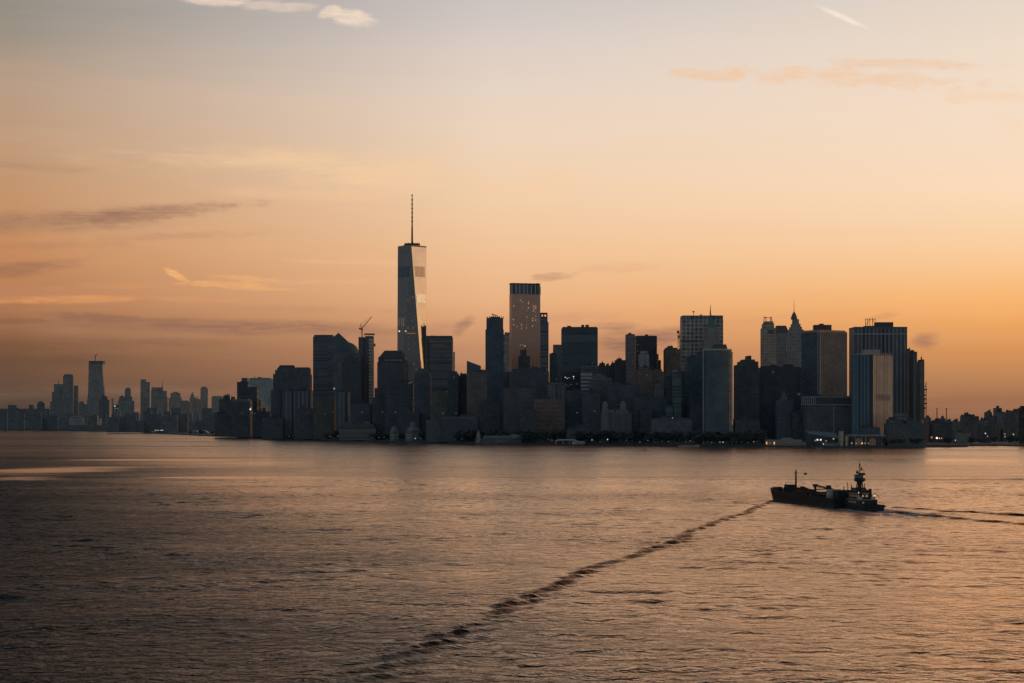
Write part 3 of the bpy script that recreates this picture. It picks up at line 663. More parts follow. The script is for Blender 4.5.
m = MB(); m.prism(inset(topv, .995), zt, zt+3.2, 0, 0); m.build('parapet', plain('parapet_glass',(120,90,66),.3), o)
# mechanical floors show as short dark louvre bars on two faces
def facet_pt(tt, z, face):
    f = (z-zb)/(zt-zb)
    b0 = Vector((*(sq[1] if face else sq[0]), zb)); A = Vector((*topv[0], zt)); Bt = Vector((*(topv[1] if face else topv[3]), zt))
    return b0.lerp(A, f).lerp(b0.lerp(Bt, f), tt)
m = MB()
for k in range(8):
    t0 = .12 + k*.1; a, b = facet_pt(t0, Z(276.5,D), 1), facet_pt(t0+.055, Z(276.5,D), 1); c1, d1 = facet_pt(t0+.055, Z(266,D), 1), facet_pt(t0, Z(266,D), 1)
    off = Vector((.5,-.5,.1)); m.quad([a+off,b+off,c1+off,d1+off])
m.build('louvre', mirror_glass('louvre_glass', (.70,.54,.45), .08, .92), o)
m = MB(); 
a, b, c1, d1 = facet_pt(.04,Z(276.5,D),0), facet_pt(.96,Z(276.5,D),0), facet_pt(.96,Z(266,D),0), facet_pt(.04,Z(266,D),0); off = Vector((-.5,-.5,.1))
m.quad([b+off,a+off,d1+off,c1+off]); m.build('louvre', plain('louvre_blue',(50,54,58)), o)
m = MB()
m.prism([(cx+17*math.cos(6.283*k/18), cy+17*math.sin(6.283*k/18)) for k in range(18)], zt+3.5, zt+8.5, 0, 0, None, True)
for k in range(9): 
    a = 6.283*k/9; m.tube((cx+16*math.cos(a),cy+16*math.sin(a),zt+2),(cx+16*math.cos(a),cy+16*math.sin(a),zt+7),.6)
    m.tube((cx+16*math.cos(a),cy+16*math.sin(a),zt+7),(cx+16*math.cos(a),cy+16*math.sin(a),zt+10),.7)
m.box(cx-20,cx+6,cy-8,cy+8,zt+1.2,zt+4.5); m.build('antenna_ring', STEEL, o)
sp = m = MB(); ztip = Z(192, D)
m.tube((cx,cy,zt+3),(cx,cy,zt+45),2.2,1.7,8); m.tube((cx,cy,zt+45),(cx,cy,ztip-14),1.5,1.1,8); m.tube((cx,cy,ztip-14),(cx,cy,ztip),1.1,.5,8)
for k in range(7): z_ = zt+56+k*9.4; m.tube((cx,cy,z_),(cx,cy,z_+1.2),2.4,2.4,8)
spire = m.build('spire', STEEL, o)
m = MB(); m.ball((cx,cy,zt+39), 3.6, 10, 6, 0, .8); m.build('ball', STEEL, spire)
m = MB()
for s in (-1,1): m.tube((cx+s*10,cy-2,zt+11),(cx+s*.6,cy,zt+36),.28)
m.build('cable', STEEL, spire)
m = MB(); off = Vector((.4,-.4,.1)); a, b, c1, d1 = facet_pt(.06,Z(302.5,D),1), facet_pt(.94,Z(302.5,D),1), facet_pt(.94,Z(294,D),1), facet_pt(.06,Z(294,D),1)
m.quad([a+off,b+off,c1+off,d1+off], [(0,0),(20,0),(20,20),(0,20)]); m.build('glint_patch', mirror_glass('glint_mirror_glass', (1.0,.98,.92), .02, 1.0), o)  # sky glint put on the facet as a brighter mirror patch
lt = random.Random(5)
def front_pt(fx, z):  # front upright triangle, fx in -1..1
    f = (z-zb)/(zt-zb); return Vector((cx+fx*hw*(1-f), cy-hw-.5, z))
spots = [(lt.uniform(-.95,.7), lt.uniform(292,330), .55, .2) for _ in range(26)]+[(lt.uniform(-.8,.6), lt.uniform(318,372), .9, .10) for _ in range(16)]
for fx, py, s_, e_ in spots:
    q = front_pt(fx, Z(py,D)); m = MB(); m.box(q.x-s_, q.x+s_, q.y-.2, q.y, q.z-s_*1.3, q.z+s_*1.3); m.build('lit_window', emit('tower_glow',(255,215,160),e_), o)
for x_, y_, s_, e_ in ((399.3,331.2,1.5,.9),(405.7,331.2,1.4,.6)):
    m = MB(); q = X(x_,D); m.box(q-s_,q+s_,D-1.4,D-1.1,Z(y_,D)-s_,Z(y_,D)+s_); m.build('lit_window', emit('tower_bright',W1,e_), o)
m = MB(); m.box(X(406.5,D),X(415.5,D),D-1.4,D-1.1,Z(333.8,D),Z(333.1,D)); m.build('lit_floor', emit('floor_glow',(255,190,120),.22), o)
for x_ in (399,401.7,403.5):
    m = MB(); m.box(X(x_,D)-.5,X(x_,D)+.5,D-1.4,D-1.1,Z(326,D),Z(318,D)); m.build('lit_strip', emit('strip_glow',(255,225,190),.16), o)

B('wide dark glass tower with a pale roof rim right of the tallest tower', 4550, 45, facade((38,43,48),(30,36,43),300,1,4.5,.6,.35,.0), [(425,453.2,338.2),(426,452.6,336.2,338.2)], name='office_tower')
m = MB(); D = 4550; m.box(X(425.1,D)-.1,X(429.6,D),D-.8,D-.2,Z(420,D),Z(339,D)); mm = m.build('dark_corner', plain('corner_glass',(18,28,36),.3)); 
mm.parent = COL.objects[[q.name for q in COL.objects if q.get('label','').startswith('wide dark glass tower')][0]]; mm.location = -Vector(mm.parent['base'])
m = MB()
for yy_, x0_, x1_ in ((341.6,430,452),(344.8,432,446),(346.6,431.5,448.5)): m.box(X(x0_,D),X(x1_,D),D-.9,D-.3,Z(yy_+.45,D),Z(yy_-.2,D))
m2 = m.build('lit_floor', plain('lit_floor_band',(72,66,60))); m2.parent = mm.parent; m2.location = -Vector(mm.parent['base'])
B('thin hazy sliver tower peeking out right of the wide glass tower', 4900, 25, 'hazewarm', [(451.5,455,352)], name='narrow_tower', single=True)
# bullet-topped tower
o = thing('apartment_tower', 'dark slim tower with a rounded crown at the foot of the tallest tower', 'apartment tower', (X(422.5,4080), 4100, G)); D = 4080
m = MB(); m.prism(fp(414,431.3,D,38), G, Z(378,D)); m.prism(fp(414.6,430.8,D+1.5,35), Z(378,D), Z(373.5,D)); m.prism(fp(415.2,430.3,D+2,34), Z(373.5,D), Z(369,D), 0, 1, fp(419,427,D+8,20)); m.build('wall', [facade((29,35,42),(20,27,34),7,.5,4,.5,.4), ROOF], o)
m = MB(); m.box(X(419.5,D),X(426.6,D),D+9,D+26,Z(369,D),Z(368.2,D)); m.build('roof', ROOF, o)
B('dark block hiding the foot of the tallest tower', 4120, 50, 'navy', [(385,414,383),(387,412,381.3,383)], name='office_block', units=2, lights=((409.4,383,2.2,(200,205,210),.22),(411.4,382.2,2.2,(200,205,210),.16)))
B('olive apartment slab with warm patches right of the rounded-crown tower', 4050, 35, facade((48,46,38),(27,31,32),5,.45,4,.5,.6,.012), [(431.5,448.5,391),(434,446,390,391)], name='apartment_block', units=2)
B('dark twin-notched tower left of the slanted-roof tower', 4000, 35, 'blackteal', [(447.5,459,374),(448,457.4,371.8,374)], name='apartment_tower', units=1)
B('short dark tower between the notched and the slanted-roof towers', 4020, 35, 'navy', [(459,467.5,376),(460,466.4,374,376)], name='apartment_tower')
o = thing('office_tower', 'dark tower with a slanted roof falling to the right', 'office tower', (X(474,4000), 4020, G)); D = 4000
m = MB(); p4 = fp(466.8,481,D,40); m.prism(p4, G, Z(372,D)); z0, zl, zr = Z(372,D), Z(360.8,D), Z(366,D)
a,b,c1,d1 = p4
m.quad([(*a,z0),(*b,z0),(*b,zr),(*a,zl)]); m.quad([(*b,z0),(*c1,z0),(*c1,zr),(*b,zr)]); m.quad([(*c1,z0),(*d1,z0),(*d1,zl),(*c1,zr)]); m.quad([(*d1,z0),(*a,z0),(*a,zl),(*d1,zl)]); m.build('wall', [FACES['blackteal'], ROOF], o)
m = MB(); m.quad([(*a,zl+.3),(*b,zr+.3),(*c1,zr+.3),(*d1,zl+.3)]); m.build('roof', ROOF, o)
B('brown masonry slab in front of the slanted-roof tower', 3920, 35, facade((46,40,37),(28,31,34),4.5,.45,4,.5), [(466.5,487,372),(480.8,486.5,370.2,372)], name='apartment_tower', units=1)
B('low dark block with a pale roof line left of the pier house', 3790, 40, 'navy', [(442,478,418.5),(444,476,417.4,418.5)], name='office_block', roofmat=plain('pale_parapet',(46,48,48)), units=2)
# tall dark tower with raw crown
o = B('tall slim dark tower with a ragged crown left of the pinkish tower', 4300, 35, facade((24,36,46),(16,28,38),8,.5,4,.6,.35,.001), [(485.4,503.8,330),(486.4,503.2,318.4,330)], name='apartment_tower')
D = 4300; m = MB()
for q in np.linspace(486.8,502.8,9): m.box(X(q,D),X(q+.9,D),D+2,D+4,Z(318.4,D),Z(316+.5*math.sin(q*9),D))
m.box(X(490,D),X(500,D),D+8,D+22,Z(318.4,D),Z(316.6,D)); m.build('crown_frame', STEEL, o)
m = MB(); m.tube((X(494,D),D+8,Z(317,D)),(X(492,D),D+8,Z(313.6,D)),.8); m.tube((X(492,D),D+8,Z(313.8,D)),(X(497.4,D),D+8,Z(315.6,D)),.8); m.build('crane_arm', STEEL, o)
B('hazy pale tower with a rounded top between two tall towers', 4650, 30, facade((60,66,70),(44,52,58),7,.5,14,.7), [(503.5,511.5,335),(504.6,511.5,332.8,335)], name='apartment_tower')
# pinkish tower
D = 4400
o = thing('skyscraper', 'tall pinkish slab tower with dark striped crown and scattered lit windows', 'skyscraper', (X(525,D), D+25, G))
pf = fpr(509.6, 511.8, 540.3, D, 66)
pf = fpr(509.4, 511.8, 540.3, D, 72)
m = MB(); m.prism(pf, G, Z(294,D)); m.build('wall', [mirror_glass('warm_tower_glass', (.92,.58,.46), .30, .80), ROOF], o)
m = MB(); m.prism(inset(pf,.985), Z(294,D), Z(284.2,D)); m.build('crown', [facade((86,80,74),(22,34,46),9,.8,400,1,.4), ROOF], o)
m = MB(); m.prism(inset(pf,1.003), Z(284.2,D), Z(282.9,D), 0, 0); m.build('roof', STEEL, o)
m = MB(); m.box(X(536.4,D),X(538.8,D),D+50,D+60,Z(283,D),Z(281.6,D)); m.box(X(538.9,D),X(541,D),D+50,D+60,Z(293,D),Z(285,D)); m.build('rooftop_unit', STEEL, o)
pr = random.Random(3)
e0, e1 = Vector((*pf[1],0)), Vector((*pf[2],0)); nn = Vector(((e1-e0).y, -(e1-e0).x, 0)).normalized()
for fx, yy_ in [(.36,302),(.59,302),(.58,303.6),(.36,308),(.58,308),(.74,305),(.75,307),(.78,309),(.76,311),(.78,306.2),(.84,308),(.84,312),(.84,316),(.53,317),(.52,320),(.73,318.5),(.73,320.6),(.84,320),(.84,306),(.34,324.5),(.34,326.6),(.34,328.8),(.52,325),(.52,328),(.73,326),(.07,325),(.18,326.6),(.07,306),(.05,319.5),(.3,345),(.38,345),(.46,346),(.52,310.6),(.3,300)]:
    q = e0.lerp(e1, fx) + nn*.4; z_ = Z(yy_, q.y); ax = (e1-e0).normalized(); r_ = pr.uniform(.5,.95); m = MB()
    m.quad([q-ax*r_+Vector((0,0,z_-r_*1.3)), q+ax*r_+Vector((0,0,z_-r_*1.3)), q+ax*r_+Vector((0,0,z_+r_*1.3)), q-ax*r_+Vector((0,0,z_+r_*1.3))]); m.build('lit_window', emit('pink_tower_glow',(255,214,150),pr.choice([.3,.45,.65])), o)
o = B('slim navy tower with an open square crown right of the pinkish tower', 4500, 35, facade((34,48,60),(22,36,50),300,1,8,.5), [(536,548.6,322.5),(538,547.6,317,322.5)], name='apartment_tower')
D = 4500; m = MB()
for q in (540.2,543,546.2): m.box(X(q,D),X(q+1.4,D),D+2,D+5,Z(317,D),Z(314,D))
m.box(X(540,D),X(547.6,D),D+2,D+26,Z(314,D),Z(312.6,D)); m.build('crown', STEEL, o)
B('small near-black stepped tower standing before the pinkish tower', 4080, 30, facade((26,26,29),(22,24,28),5,.5,4,.5), [(518.3,530,356.6),(520.2,526.4,350.4,356.6)], name='office_tower')
B('dark block with a short stub chimney below the pinkish tower', 3950, 50, 'navy', [(509,549,372),(512,532,369.4,372),(531,546,368.6,372)], name='office_block', units=1, masts=((532.8,369,365.4,2.2),))
B('tall dark flank wall left below the pinkish tower', 4000, 40, facade((36,38,42),(24,28,33),4,.4,400,1), [(503.5,511.5,372)], name='office_block', single=True)
B('pale-capped navy tower edge left of the black slab', 4260, 30, 'greyblue', [(549.3,556,353.4),(553,562,344.6)], name='office_tower', single=True)
B('near-black narrow tower left of the big black slab', 4200, 30, 'blackteal', [(549.6,556.5,354.2)], name='office_tower')
o = B('big plain black slab tower with two square roof boxes', 4000, 45, facade((18,31,37),(14,26,32),300,1,20,.7,.25,.0), [(561.2,597.8,328.6),(562,597.2,327.4,328.6),(581,584.2,325.2,327.4),(585.2,588.8,325.2,327.4)], name='office_tower',
  masts=((567.5,327.4,324.5,.5),(571,327.4,326.2,1)), lights=((565.3,377.3,1.8,W1,.7),(567,378.3,1.8,W1,.5),(569,377.8,1.4,W1,.4),(573.5,376.6,2,W1,.9),(573.8,378.6,1.3,W1,.4),(563.6,384,1.3,W1,.25),(566,384.6,1.2,W1,.25),(571,384.4,1.2,W1,.2),(577,384,1.2,W1,.2),(568,386,1.2,W1,.15)))
B('pale fluted stone block left of the foot of the black slab', 3820, 35, facade((48,50,47),(26,32,34),8,.4,400,1), [(547,566,385),(549,564,382.6,385)], name='office_block', units=1)
B('reddish brown masonry block with deep window rows behind the park', 3700, 40, 'brick', [(533,565,403),(534,564,399.4,403)], name='apartment_block', units=3, roofmat=plain('pale_parapet',(44,42,40)))
B('dark brown wing between the reddish block and the dark flank', 3760, 40, facade((34,36,36),(24,28,31),6,.4,4,.5), [(503.5,534,388),(512,520,386.5,388)], name='apartment_block', units=1)
B('dark teal glass block in front of the black slab', 3720, 40, facade((17,32,38),(14,27,33),5,.6,4,.6,.3,.002), [(565,583,391)], name='office_block', units=1)
B('small block with white horizontal window bands right of the black slab foot', 3860, 30, 'hstrlt', [(580.8,592.4,372),], name='office_block', units=1)
B('grey-green roofed block behind the white-banded block', 3960, 40, 'slate', [(580,599,366.6),(590.5,594,362.6,366.6)], name='office_block', roofmat=plain('grey_roof',(56,58,58)))
B('wide dark olive block with a jagged roof line beside the black slab', 4200, 60, 'olive', [(597,618,366),(599,605,363.4,366),(606,609,364,366),(611,616,363,366)], name='office_block', units=2)
B('navy block with a small square penthouse left of the leaning-lit slab', 4160, 40, 'slate', [(614.5,627,360.6),(616.4,622,358.8,360.6)], name='office_block')
B('grey mid block with stepped roofs below the olive block', 3760, 40, facade((33,40,43),(24,31,34),7,.4,6,.5), [(589,612,379),(592,606,376.4,379),(595,602,374.6,376.4)], name='office_block', units=2, roofmat=plain('grey_roof',(56,58,58)))
B('dark navy slab left of the domed stone hall', 3650, 40, 'navy', [(582,600,392)], name='office_block', units=1)
B('plain dark block behind the domed stone hall', 3700, 40, 'slate', [(606,640,385),(612,622,383,385)], name='office_block', units=2)
o = B('narrow brown-grey slab, the side wing of the flat black tower', 4120, 50, facade((56,52,50),(38,40,42),4,.4,8,.5), [(625.3,635,334.6),(628,631,333.2,334.6)], name='office_tower')
B('flat black tower with sharp corners beside its brown side wing', 4180, 50, facade((16,26,32),(15,24,30),8,.5,8,.5,.3,.0), [(634.5,657,336.2)], name='office_tower', lights=((637.6,345,1.6,(220,200,160),.18),(637.7,351,1.4,(220,200,160),.2),(637.6,359.5,1.4,(220,200,160),.18)), parapet=True)
B('dark shoulder step on the right of the flat black tower', 4240, 30, 'olive', [(656.5,658.6,354),(658.6,661,360)], name='office_block', single=True)
B('pale grey ribbed block before the flat black tower', 3900, 35, facade((58,62,64),(40,46,50),5,.4,400,1), [(638.5,649,354),(640,648,351,354)], name='office_block')
B('tan masonry tower with regular windows below the ribbed block', 3800, 35, 'brown', [(636.5,652,370),(638,651,367.8,370)], name='office_tower', units=2)
B('taller brown stepped tower right of the tan masonry tower', 3830, 35, facade((46,44,43),(31,33,36),6,.4,5,.5), [(650.5,664,372),(652,662,369.8,372)], name='office_tower', units=1)
B('block with a row of tall pale window bays', 3700, 30, facade((56,54,50),(28,31,33),4.6,.45,60,.9), [(652,662.4,389),(653,661.4,383.4,389)], name='office_block', units=1)
B('dark low slab between the domed stone hall and the striped tower', 3640, 30, 'navy', [(633,666,397),(640,650,395,397)], name='office_block', units=2)
B('dark brown tower with a lumpy crown left of the large grid tower', 4150, 45, facade((38,38,38),(26,30,33),6,.45,4,.5,.6,.003), [(663.4,680.5,349.8),(664.4,677.4,348.2,349.8),(667,673,346.4,348.2)], name='office_tower', units=1)
# grid tower
D = 4050
o = B('large flat-topped tower with a light grid of vertical ribs', D, 55, 'grid', [(680,723.2,319.5)], name='office_tower', parapet=False)
m = MB(); m.prism(fp(680.2,723,D+.8,53), Z(319.5,D), Z(315.4,D)); m.build('crown', [facade((56,62,66),(26,38,46),8.6,.75,400,1), ROOF], o)
m = MB()
for q in np.linspace(681.4,722.6,11): m.box(X(q,D)-.35,X(q,D)+.35,D-1.1,D-.1,Z(372,D),Z(319.4,D))
m.build('rib', plain('pale_rib',(104,94,84)), o)
m = MB(); m.box(X(680.2,D),X(723,D),D-1.4,D-1.15,Z(341.6,D),Z(340.4,D)); m.build('dark_band', plain('louvre_dark',(30,34,38)), o)
m = MB(); a = X(694.4,D); m.tube((a,D+20,Z(315.4,D)),(a,D+20,Z(310.5,D)),.5); m.tube((a-2,D+20,Z(311.2,D)),(a+2,D+20,Z(311.2,D)),1.3); m.build('antenna', RUST, o)
m = MB(); a = X(702,D); m.box(a-1.5,a+1.5,D+20,D+24,Z(315.4,D),Z(313.8,D)); m.build('rooftop_unit', RUST, o)
o = thing('building_hoist', 'rust-coloured hoist scaffold on the left edge of the large grid tower', 'hoist', (X(678.6,4040),4040,G)); m = MB(); D = 4040
for s in (-1.6,1.6): m.tube((X(678.8,D)+s,D,G),(X(678.8,D)+s,D,Z(333,D)),.6)
for k in range(30): z_ = G+k*7; m.tube((X(678.8,D)-1.6,D,z_),(X(678.8,D)+1.6,D,z_+5),.35)
m.build('mast', RUST, o)
m = MB(); a = X(678.4,D); m.box(a-3,a+2,D-1,D+2,Z(333.4,D),Z(330.6,D)); m.box(a-1.5,a+3,D-1,D+2,Z(338,D),Z(335.4,D)); m.build('cage', RUST, o)
# green pyramid tower with spire
D = 3960
o = thing('spired_tower', 'stone tower with a green pyramid roof and needle spire before the grid tower', 'tower', (X(711.5,D),D+18,G))
m = MB(); m.prism(fp(702,721,D,40), G, Z(341,D)); m.prism(fp(703.6,719.6,D+2,34), Z(341,D), Z(333,D)); m.prism(fp(706,717,D+5,26), Z(333,D), Z(327.4,D)); m.build('wall', [facade((60,56,54),(42,44,47),4,.4,4,.5), ROOF], o)
m = MB(); q4 = fp(706.2,716.8,D+6,24); m.prism(q4, Z(327.4,D), Z(314.6,D), 0, 0, inset(q4,.14)); m.build('roof', COPPER, o)
m = MB(); a = X(711.3,D); sy = D+18; m.tube((a,sy,Z(314.8,D)),(a,sy,Z(304,D)),1.5,.25,8); spz = m.build('spire', STEEL, o)
m = MB(); m.ball((a,sy,Z(307.7,D)),2.1,8,5,0,1.2); m.build('ball', STEEL, spz)
# curved glass tower
D = 3430
o = thing('office_tower', 'curved teal glass tower with a pale rim and sunlit right edge', 'office tower', (X(718.5,D),D+25,G))
n = 14; x0_, x1_ = X(704.6,D+6), X(733,D+6); cxx = (x0_+x1_)/2; hwid = (x1_-x0_)/2
crv = [(cxx+hwid*(-1+2*k/n), D+26-20*math.sqrt(max(0,1-(-1+2*k/n)**2))) for k in range(n+1)] + [(x1_,D+50),(x0_,D+50)]
m = MB(); m.prism(crv, G, Z(350,D)); m.build('wall', [facade((30,41,45),(29,40,44),8,.15,7,.4,.3,.0), ROOF], o)
m = MB(); m.prism(inset(crv,1.01), Z(350,D), Z(348.6,D), 0, 0, None, True); m.build('rim', plain('pale_rim',(96,92,86)), o)
m = MB(); m.prism(fp(710.6,727.2,D+15,30), Z(348.6,D), Z(346,D), 0, 0); m.prism(fp(712.6,726.4,D+18,26), Z(346,D), Z(344,D), 0, 0); m.build('penthouse', plain('penthouse_steel',(30,32,36)), o)
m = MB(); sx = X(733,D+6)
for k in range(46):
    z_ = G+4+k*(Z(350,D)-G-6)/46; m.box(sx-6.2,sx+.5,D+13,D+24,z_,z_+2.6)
m.build('lit_edge_bar', facade((120,96,82),(120,96,82)), o)  # pale warm bars stand in for sunlight on the right edge
m = MB(); m.box(x0_-.6,x0_+.6,D+20,D+24,G,Z(350,D)); m.build('corner_strip', plain('pale_strip',(66,78,84)), o)
B('dark teal glass slab hugging the left of the curved tower', 3640, 50, facade((17,31,38),(15,27,34),5,.6,4,.6,.3,.001), [(684.8,705,357),(695.4,706,352.4,357)], name='office_tower', units=0)
B('narrow building with pale cyan horizontal stripes beside the teal slab', 3600, 30, 'stripes', [(664.8,673,405.6),(672.4,681.4,372)], name='apartment_tower')
B('white cap block above the cyan striped building', 3625, 20, 'hstrlt', [(672.8,679.4,369.4)], name='office_block', single=True)
B('dark slab tucked between the striped building and the teal slab', 3700, 40, 'black', [(677,686,371),(664,679,376)], name='office_tower', single=True)
# domed stone hall
D = 3520
o = thing('stone_hall', 'pale stone hall with tall columns and two corner turrets behind the park', 'hall', (X(616,D),D+25,G))
m = MB(); m.prism(fp(600.5,632,D,50), G, Z(412.6,D)); m.prism(fp(605,628,D+3,44), Z(412.6,D), Z(409.6,D)); m.build('wall', [facade((40,45,46),(28,34,37),7,.5,400,1), plain('pale_parapet',(48,51,51))], o)
for q in (605,623): 
    m = MB(); m.prism(fp(q-2.8,q+2.8,D+4,12), Z(412.6,D), Z(404,D)); m.prism(fp(q-2.4,q+2.4,D+5,10), Z(404,D), Z(401,D), 0, 1, fp(q-.8,q+.8,D+8,4)); m.build('turret', [facade((50,54,54),(38,43,44),4,.4,8,.5), plain('pale_parapet',(50,54,54))], o)
m = MB()
for q in np.linspace(608,630.5,8): m.tube((X(q,D),D-.9,Z(431,D)),(X(q,D),D-.9,Z(414.5,D)),.75,n=8)
m.build('column', plain('pale_column',(44,48,48)), o)
B('long low dark building behind the park trees', 3480, 40, facade((38,42,48),(26,31,37),5,.5,4,.5), [(650,692,420),(652,690,418.4,420)], name='office_block', units=4, lights=((672.6,417.9,1.6,W1,.3),))
# dark cluster
D = 3500
B('broad near-black slab with a stepped roof of plant rooms', D, 50, facade((17,29,34),(15,26,31),6,.5,4,.5,.35,.001), [(733.6,758.6,365.4),(737,758.4,362,365.4),(740,755,360,362),(745,751.4,356.2,360)], name='office_tower', roofmat=plain('brownish_roof',(40,34,32)))
B('dark slab with a flat roof right of the near-black stepped slab', 3540, 50, facade((20,27,34),(17,24,31),6,.5,4,.5,.35,.002), [(758.6,801,367.6),(760,780,366.6,367.6)], name='office_tower', units=1)
D = 3460
o = thing('gabled_building', 'small faint gabled building below the dark flat-roofed slab', 'building', (X(783,D),D+12,G)); m = MB(); m.prism(fp(775,793,D,24), G, Z(400,D)); m.prism(fp(779,788,D+1,20), Z(400,D), Z(391,D), 0, 1, inset(fp(779,788,D+1,20),.2)); m.build('wall', [facade((32,37,43),(24,29,36),4,.4,7,.5), ROOF], o)
# brown stepped tower
D = 4000
o = B('brown stone tower with stepped crown and rusty roof antennas', D, 40, facade((72,66,58),(44,44,44),4.2,.42,6,.5), [(760.4,775.8,328.5),(761.6,774.2,324,328.5),(763,773.4,321.8,324)], name='office_tower')
for q in (765,767,771.4,772.6): m = MB(); m.tube((X(q,D),D+15,Z(321.8,D)),(X(q,D),D+15,Z(316.4,D)),.7); m.build('antenna', RUST, o)
m = MB(); m.box(X(764.6,D),X(767.4,D),D+14,D+16,Z(317.3,D),Z(316.6,D)); m.box(X(766,D),X(772,D),D+14,D+16,Z(317.6,D),Z(317.2,D)); m.build('antenna_frame', RUST, o)
m = MB(); m.box(X(767.6,D),X(774,D),D-.6,D-.1,Z(334,D),Z(329.6,D)); m.build('dark_bay', plain('dark_bays',(34,40,46)), o)
D = 4080
o = thing('office_tower', 'grey block with a dark sloping mansard roof between two crowned towers', 'office tower', (X(786,D),D+22,G)); m = MB(); p4 = fp(775.6,800,D,45); m.prism(p4, G, Z(333,D)); m.build('wall', [facade((46,52,55),(32,39,44),4.5,.4,7,.5), ROOF], o)
m = MB(); m.prism(fp(775.4,789.4,D+.8,42), Z(333,D), Z(325.4,D), 0, 0, fp(775.4,786,D+8,28)); m.build('roof', plain('slate_roof',(34,33,33)), o)
D = 3900
o = thing('spired_tower', 'stepped stone tower with dark lantern dome and long thin spire', 'tower', (X(795.4,D),D+20,G))
m = MB(); m.prism(fp(787.4,803.6,D,42), G, Z(329.4,D)); m.prism(fp(789,802,D+2,38), Z(329.4,D), Z(326.6,D)); m.prism(fp(790.6,800.6,D+4,32), Z(326.6,D), Z(323.6,D)); m.prism(fp(792,799,D+7,24), Z(323.6,D), Z(319,D)); m.build('wall', [facade((58,58,56),(40,44,47),4,.4,7,.5), ROOF], o)
m = MB(); a, yc = X(795.5,D), D+20
def og(r): return [(a+r*math.cos(6.283*k/10), yc+r*math.sin(6.283*k/10)) for k in range(10)]
rr_ = [6.6,6.2,4.8,3.0,1.3,.5]; zz_ = [319,317.4,315,313,311.6,310.6]
for r0,r1,y0,y1 in zip(rr_[:-1],rr_[1:],zz_[:-1],zz_[1:]): m.prism(og(r0), Z(y0,D), Z(y1,D), 0, 0, og(r1))
m.build('dome', plain('dome_copper',(40,40,42)), o)
m = MB(); m.tube((a,yc,Z(311,D)),(a,yc,Z(300,D)),.55,.2); m.build('spire', STEEL, o)
m = MB()
for q in (786.8,789.6): m.box(X(q,D)-.5,X(q,D)+.5,D-.7,D-.2,Z(352,D),Z(337,D))
m.build('light_shaft', plain('pale_shaft',(84,80,74)), o)
# rotated corner tower
D = 3500
o = thing('office_tower', 'broad tower turned corner-on with pale corner strips and a black penthouse', 'office tower', (X(824,D),D+40,G))
pf = fpr(801.6, 819.2, 847.2, D, 56)
m = MB(); m.prism(pf, G, Z(332,D)); m.build('wall', [facade((42,42,44),(32,35,38),3.6,.5,4,.6,.35,.0), ROOF], o)
m = MB(); A0, C0, B0 = [Vector((*q,0)) for q in pf[:3]]; zt_ = Z(332,D)
nl = Vector(((C0-A0).y, -(C0-A0).x, 0)).normalized(); nr = Vector(((B0-C0).y, -(B0-C0).x, 0)).normalized()
m.quad([A0+nl*.4+Vector((0,0,G)), C0+nl*.4+Vector((0,0,G)), C0+nl*.4+Vector((0,0,zt_-1)), A0+nl*.4+Vector((0,0,zt_-1))], [(0,G),(40,G),(40,zt_),(0,zt_)]); m.build('left_front', [facade((24,33,40),(20,28,36),4,.6,4,.6,.35,.001)], o)
for P_, q_ in ((C0-(C0-A0).normalized()*2.2, nl), (C0+(B0-C0).normalized()*1.6, nr)):
    m = MB(); ax = Vector((-q_.y, q_.x, 0)); m.quad([P_-ax*.9+q_*.9+Vector((0,0,G+6)), P_+ax*.9+q_*.9+Vector((0,0,G+6)), P_+ax*.9+q_*.9+Vector((0,0,zt_)), P_-ax*.9+q_*.9+Vector((0,0,zt_))]); m.build('corner_strip', plain('pale_corner',(84,84,84)), o)
m = MB(); m.prism(inset(pf,1.005), zt_, zt_+1.3, 0, 0); m.prism(inset(pf,.93), zt_+1.3, zt_+4, 0, 0); m.build('roof', plain('rust_roof',(92,62,48)), o)
m = MB(); m.box(X(814.6,D+30),X(831.6,D+30),D+30,D+50,zt_+4,Z(324.8,D+30)); m.box(X(820,D+30),X(824,D+30),D+32,D+44,Z(324.8,D+30),Z(323.6,D+30)); m.build('penthouse', plain('penthouse_black',(24,28,32)), o)
def band(name, col, x0, x1, y0, y1, D, par, d=.9):
    m = MB(); m.box(X(x0,D),X(x1,D),D-d-.4,D-d,Z(y0,D),Z(y1,D)); return m.build(name, plain(name+'_paint', col), par)
# low block with two white lines
D = 3400
o = B('low dark block crossed by two white roof lines before the corner-on tower', D, 60, facade((34,37,40),(30,34,37),6,.5,4,.5), [(801.4,859.6,404.2),(801.8,857,396.6,404.2)], name='office_block')
band('white_line', (104,106,106), 833, 859.6, 405, 404.2, D, o, 1.0); band('white_line', (104,106,106), 833, 857, 397.4, 396.6, D, o, 1.2); band('white_line', (70,76,80), 801.6, 833, 404.9, 404.2, D, o, 1.5)
band('white_line', (70,76,80), 801.6, 833, 397.2, 396.6, D, o, 1.5); band('dark_strip', (28,30,34), 803, 857, 403.6, 398, D, o, .0+.5)
m = MB()
for q in np.linspace(801.8,815.2,8): m.box(X(q,D)-.45,X(q,D)+.45,D-1.4,D-1,Z(404.4,D),Z(397,D))
m.build('mullion', plain('mullion_paint',(84,92,98)), o)
band('corner_line', (62,66,68), 833.2, 834.2, 436, 404, D, o, .7)
m = MB(); m.ball((X(798.8,D),D-2,Z(394.4,D)),2.2); m.build('lit_dome', plain('pale_dome',(110,112,112)), o)
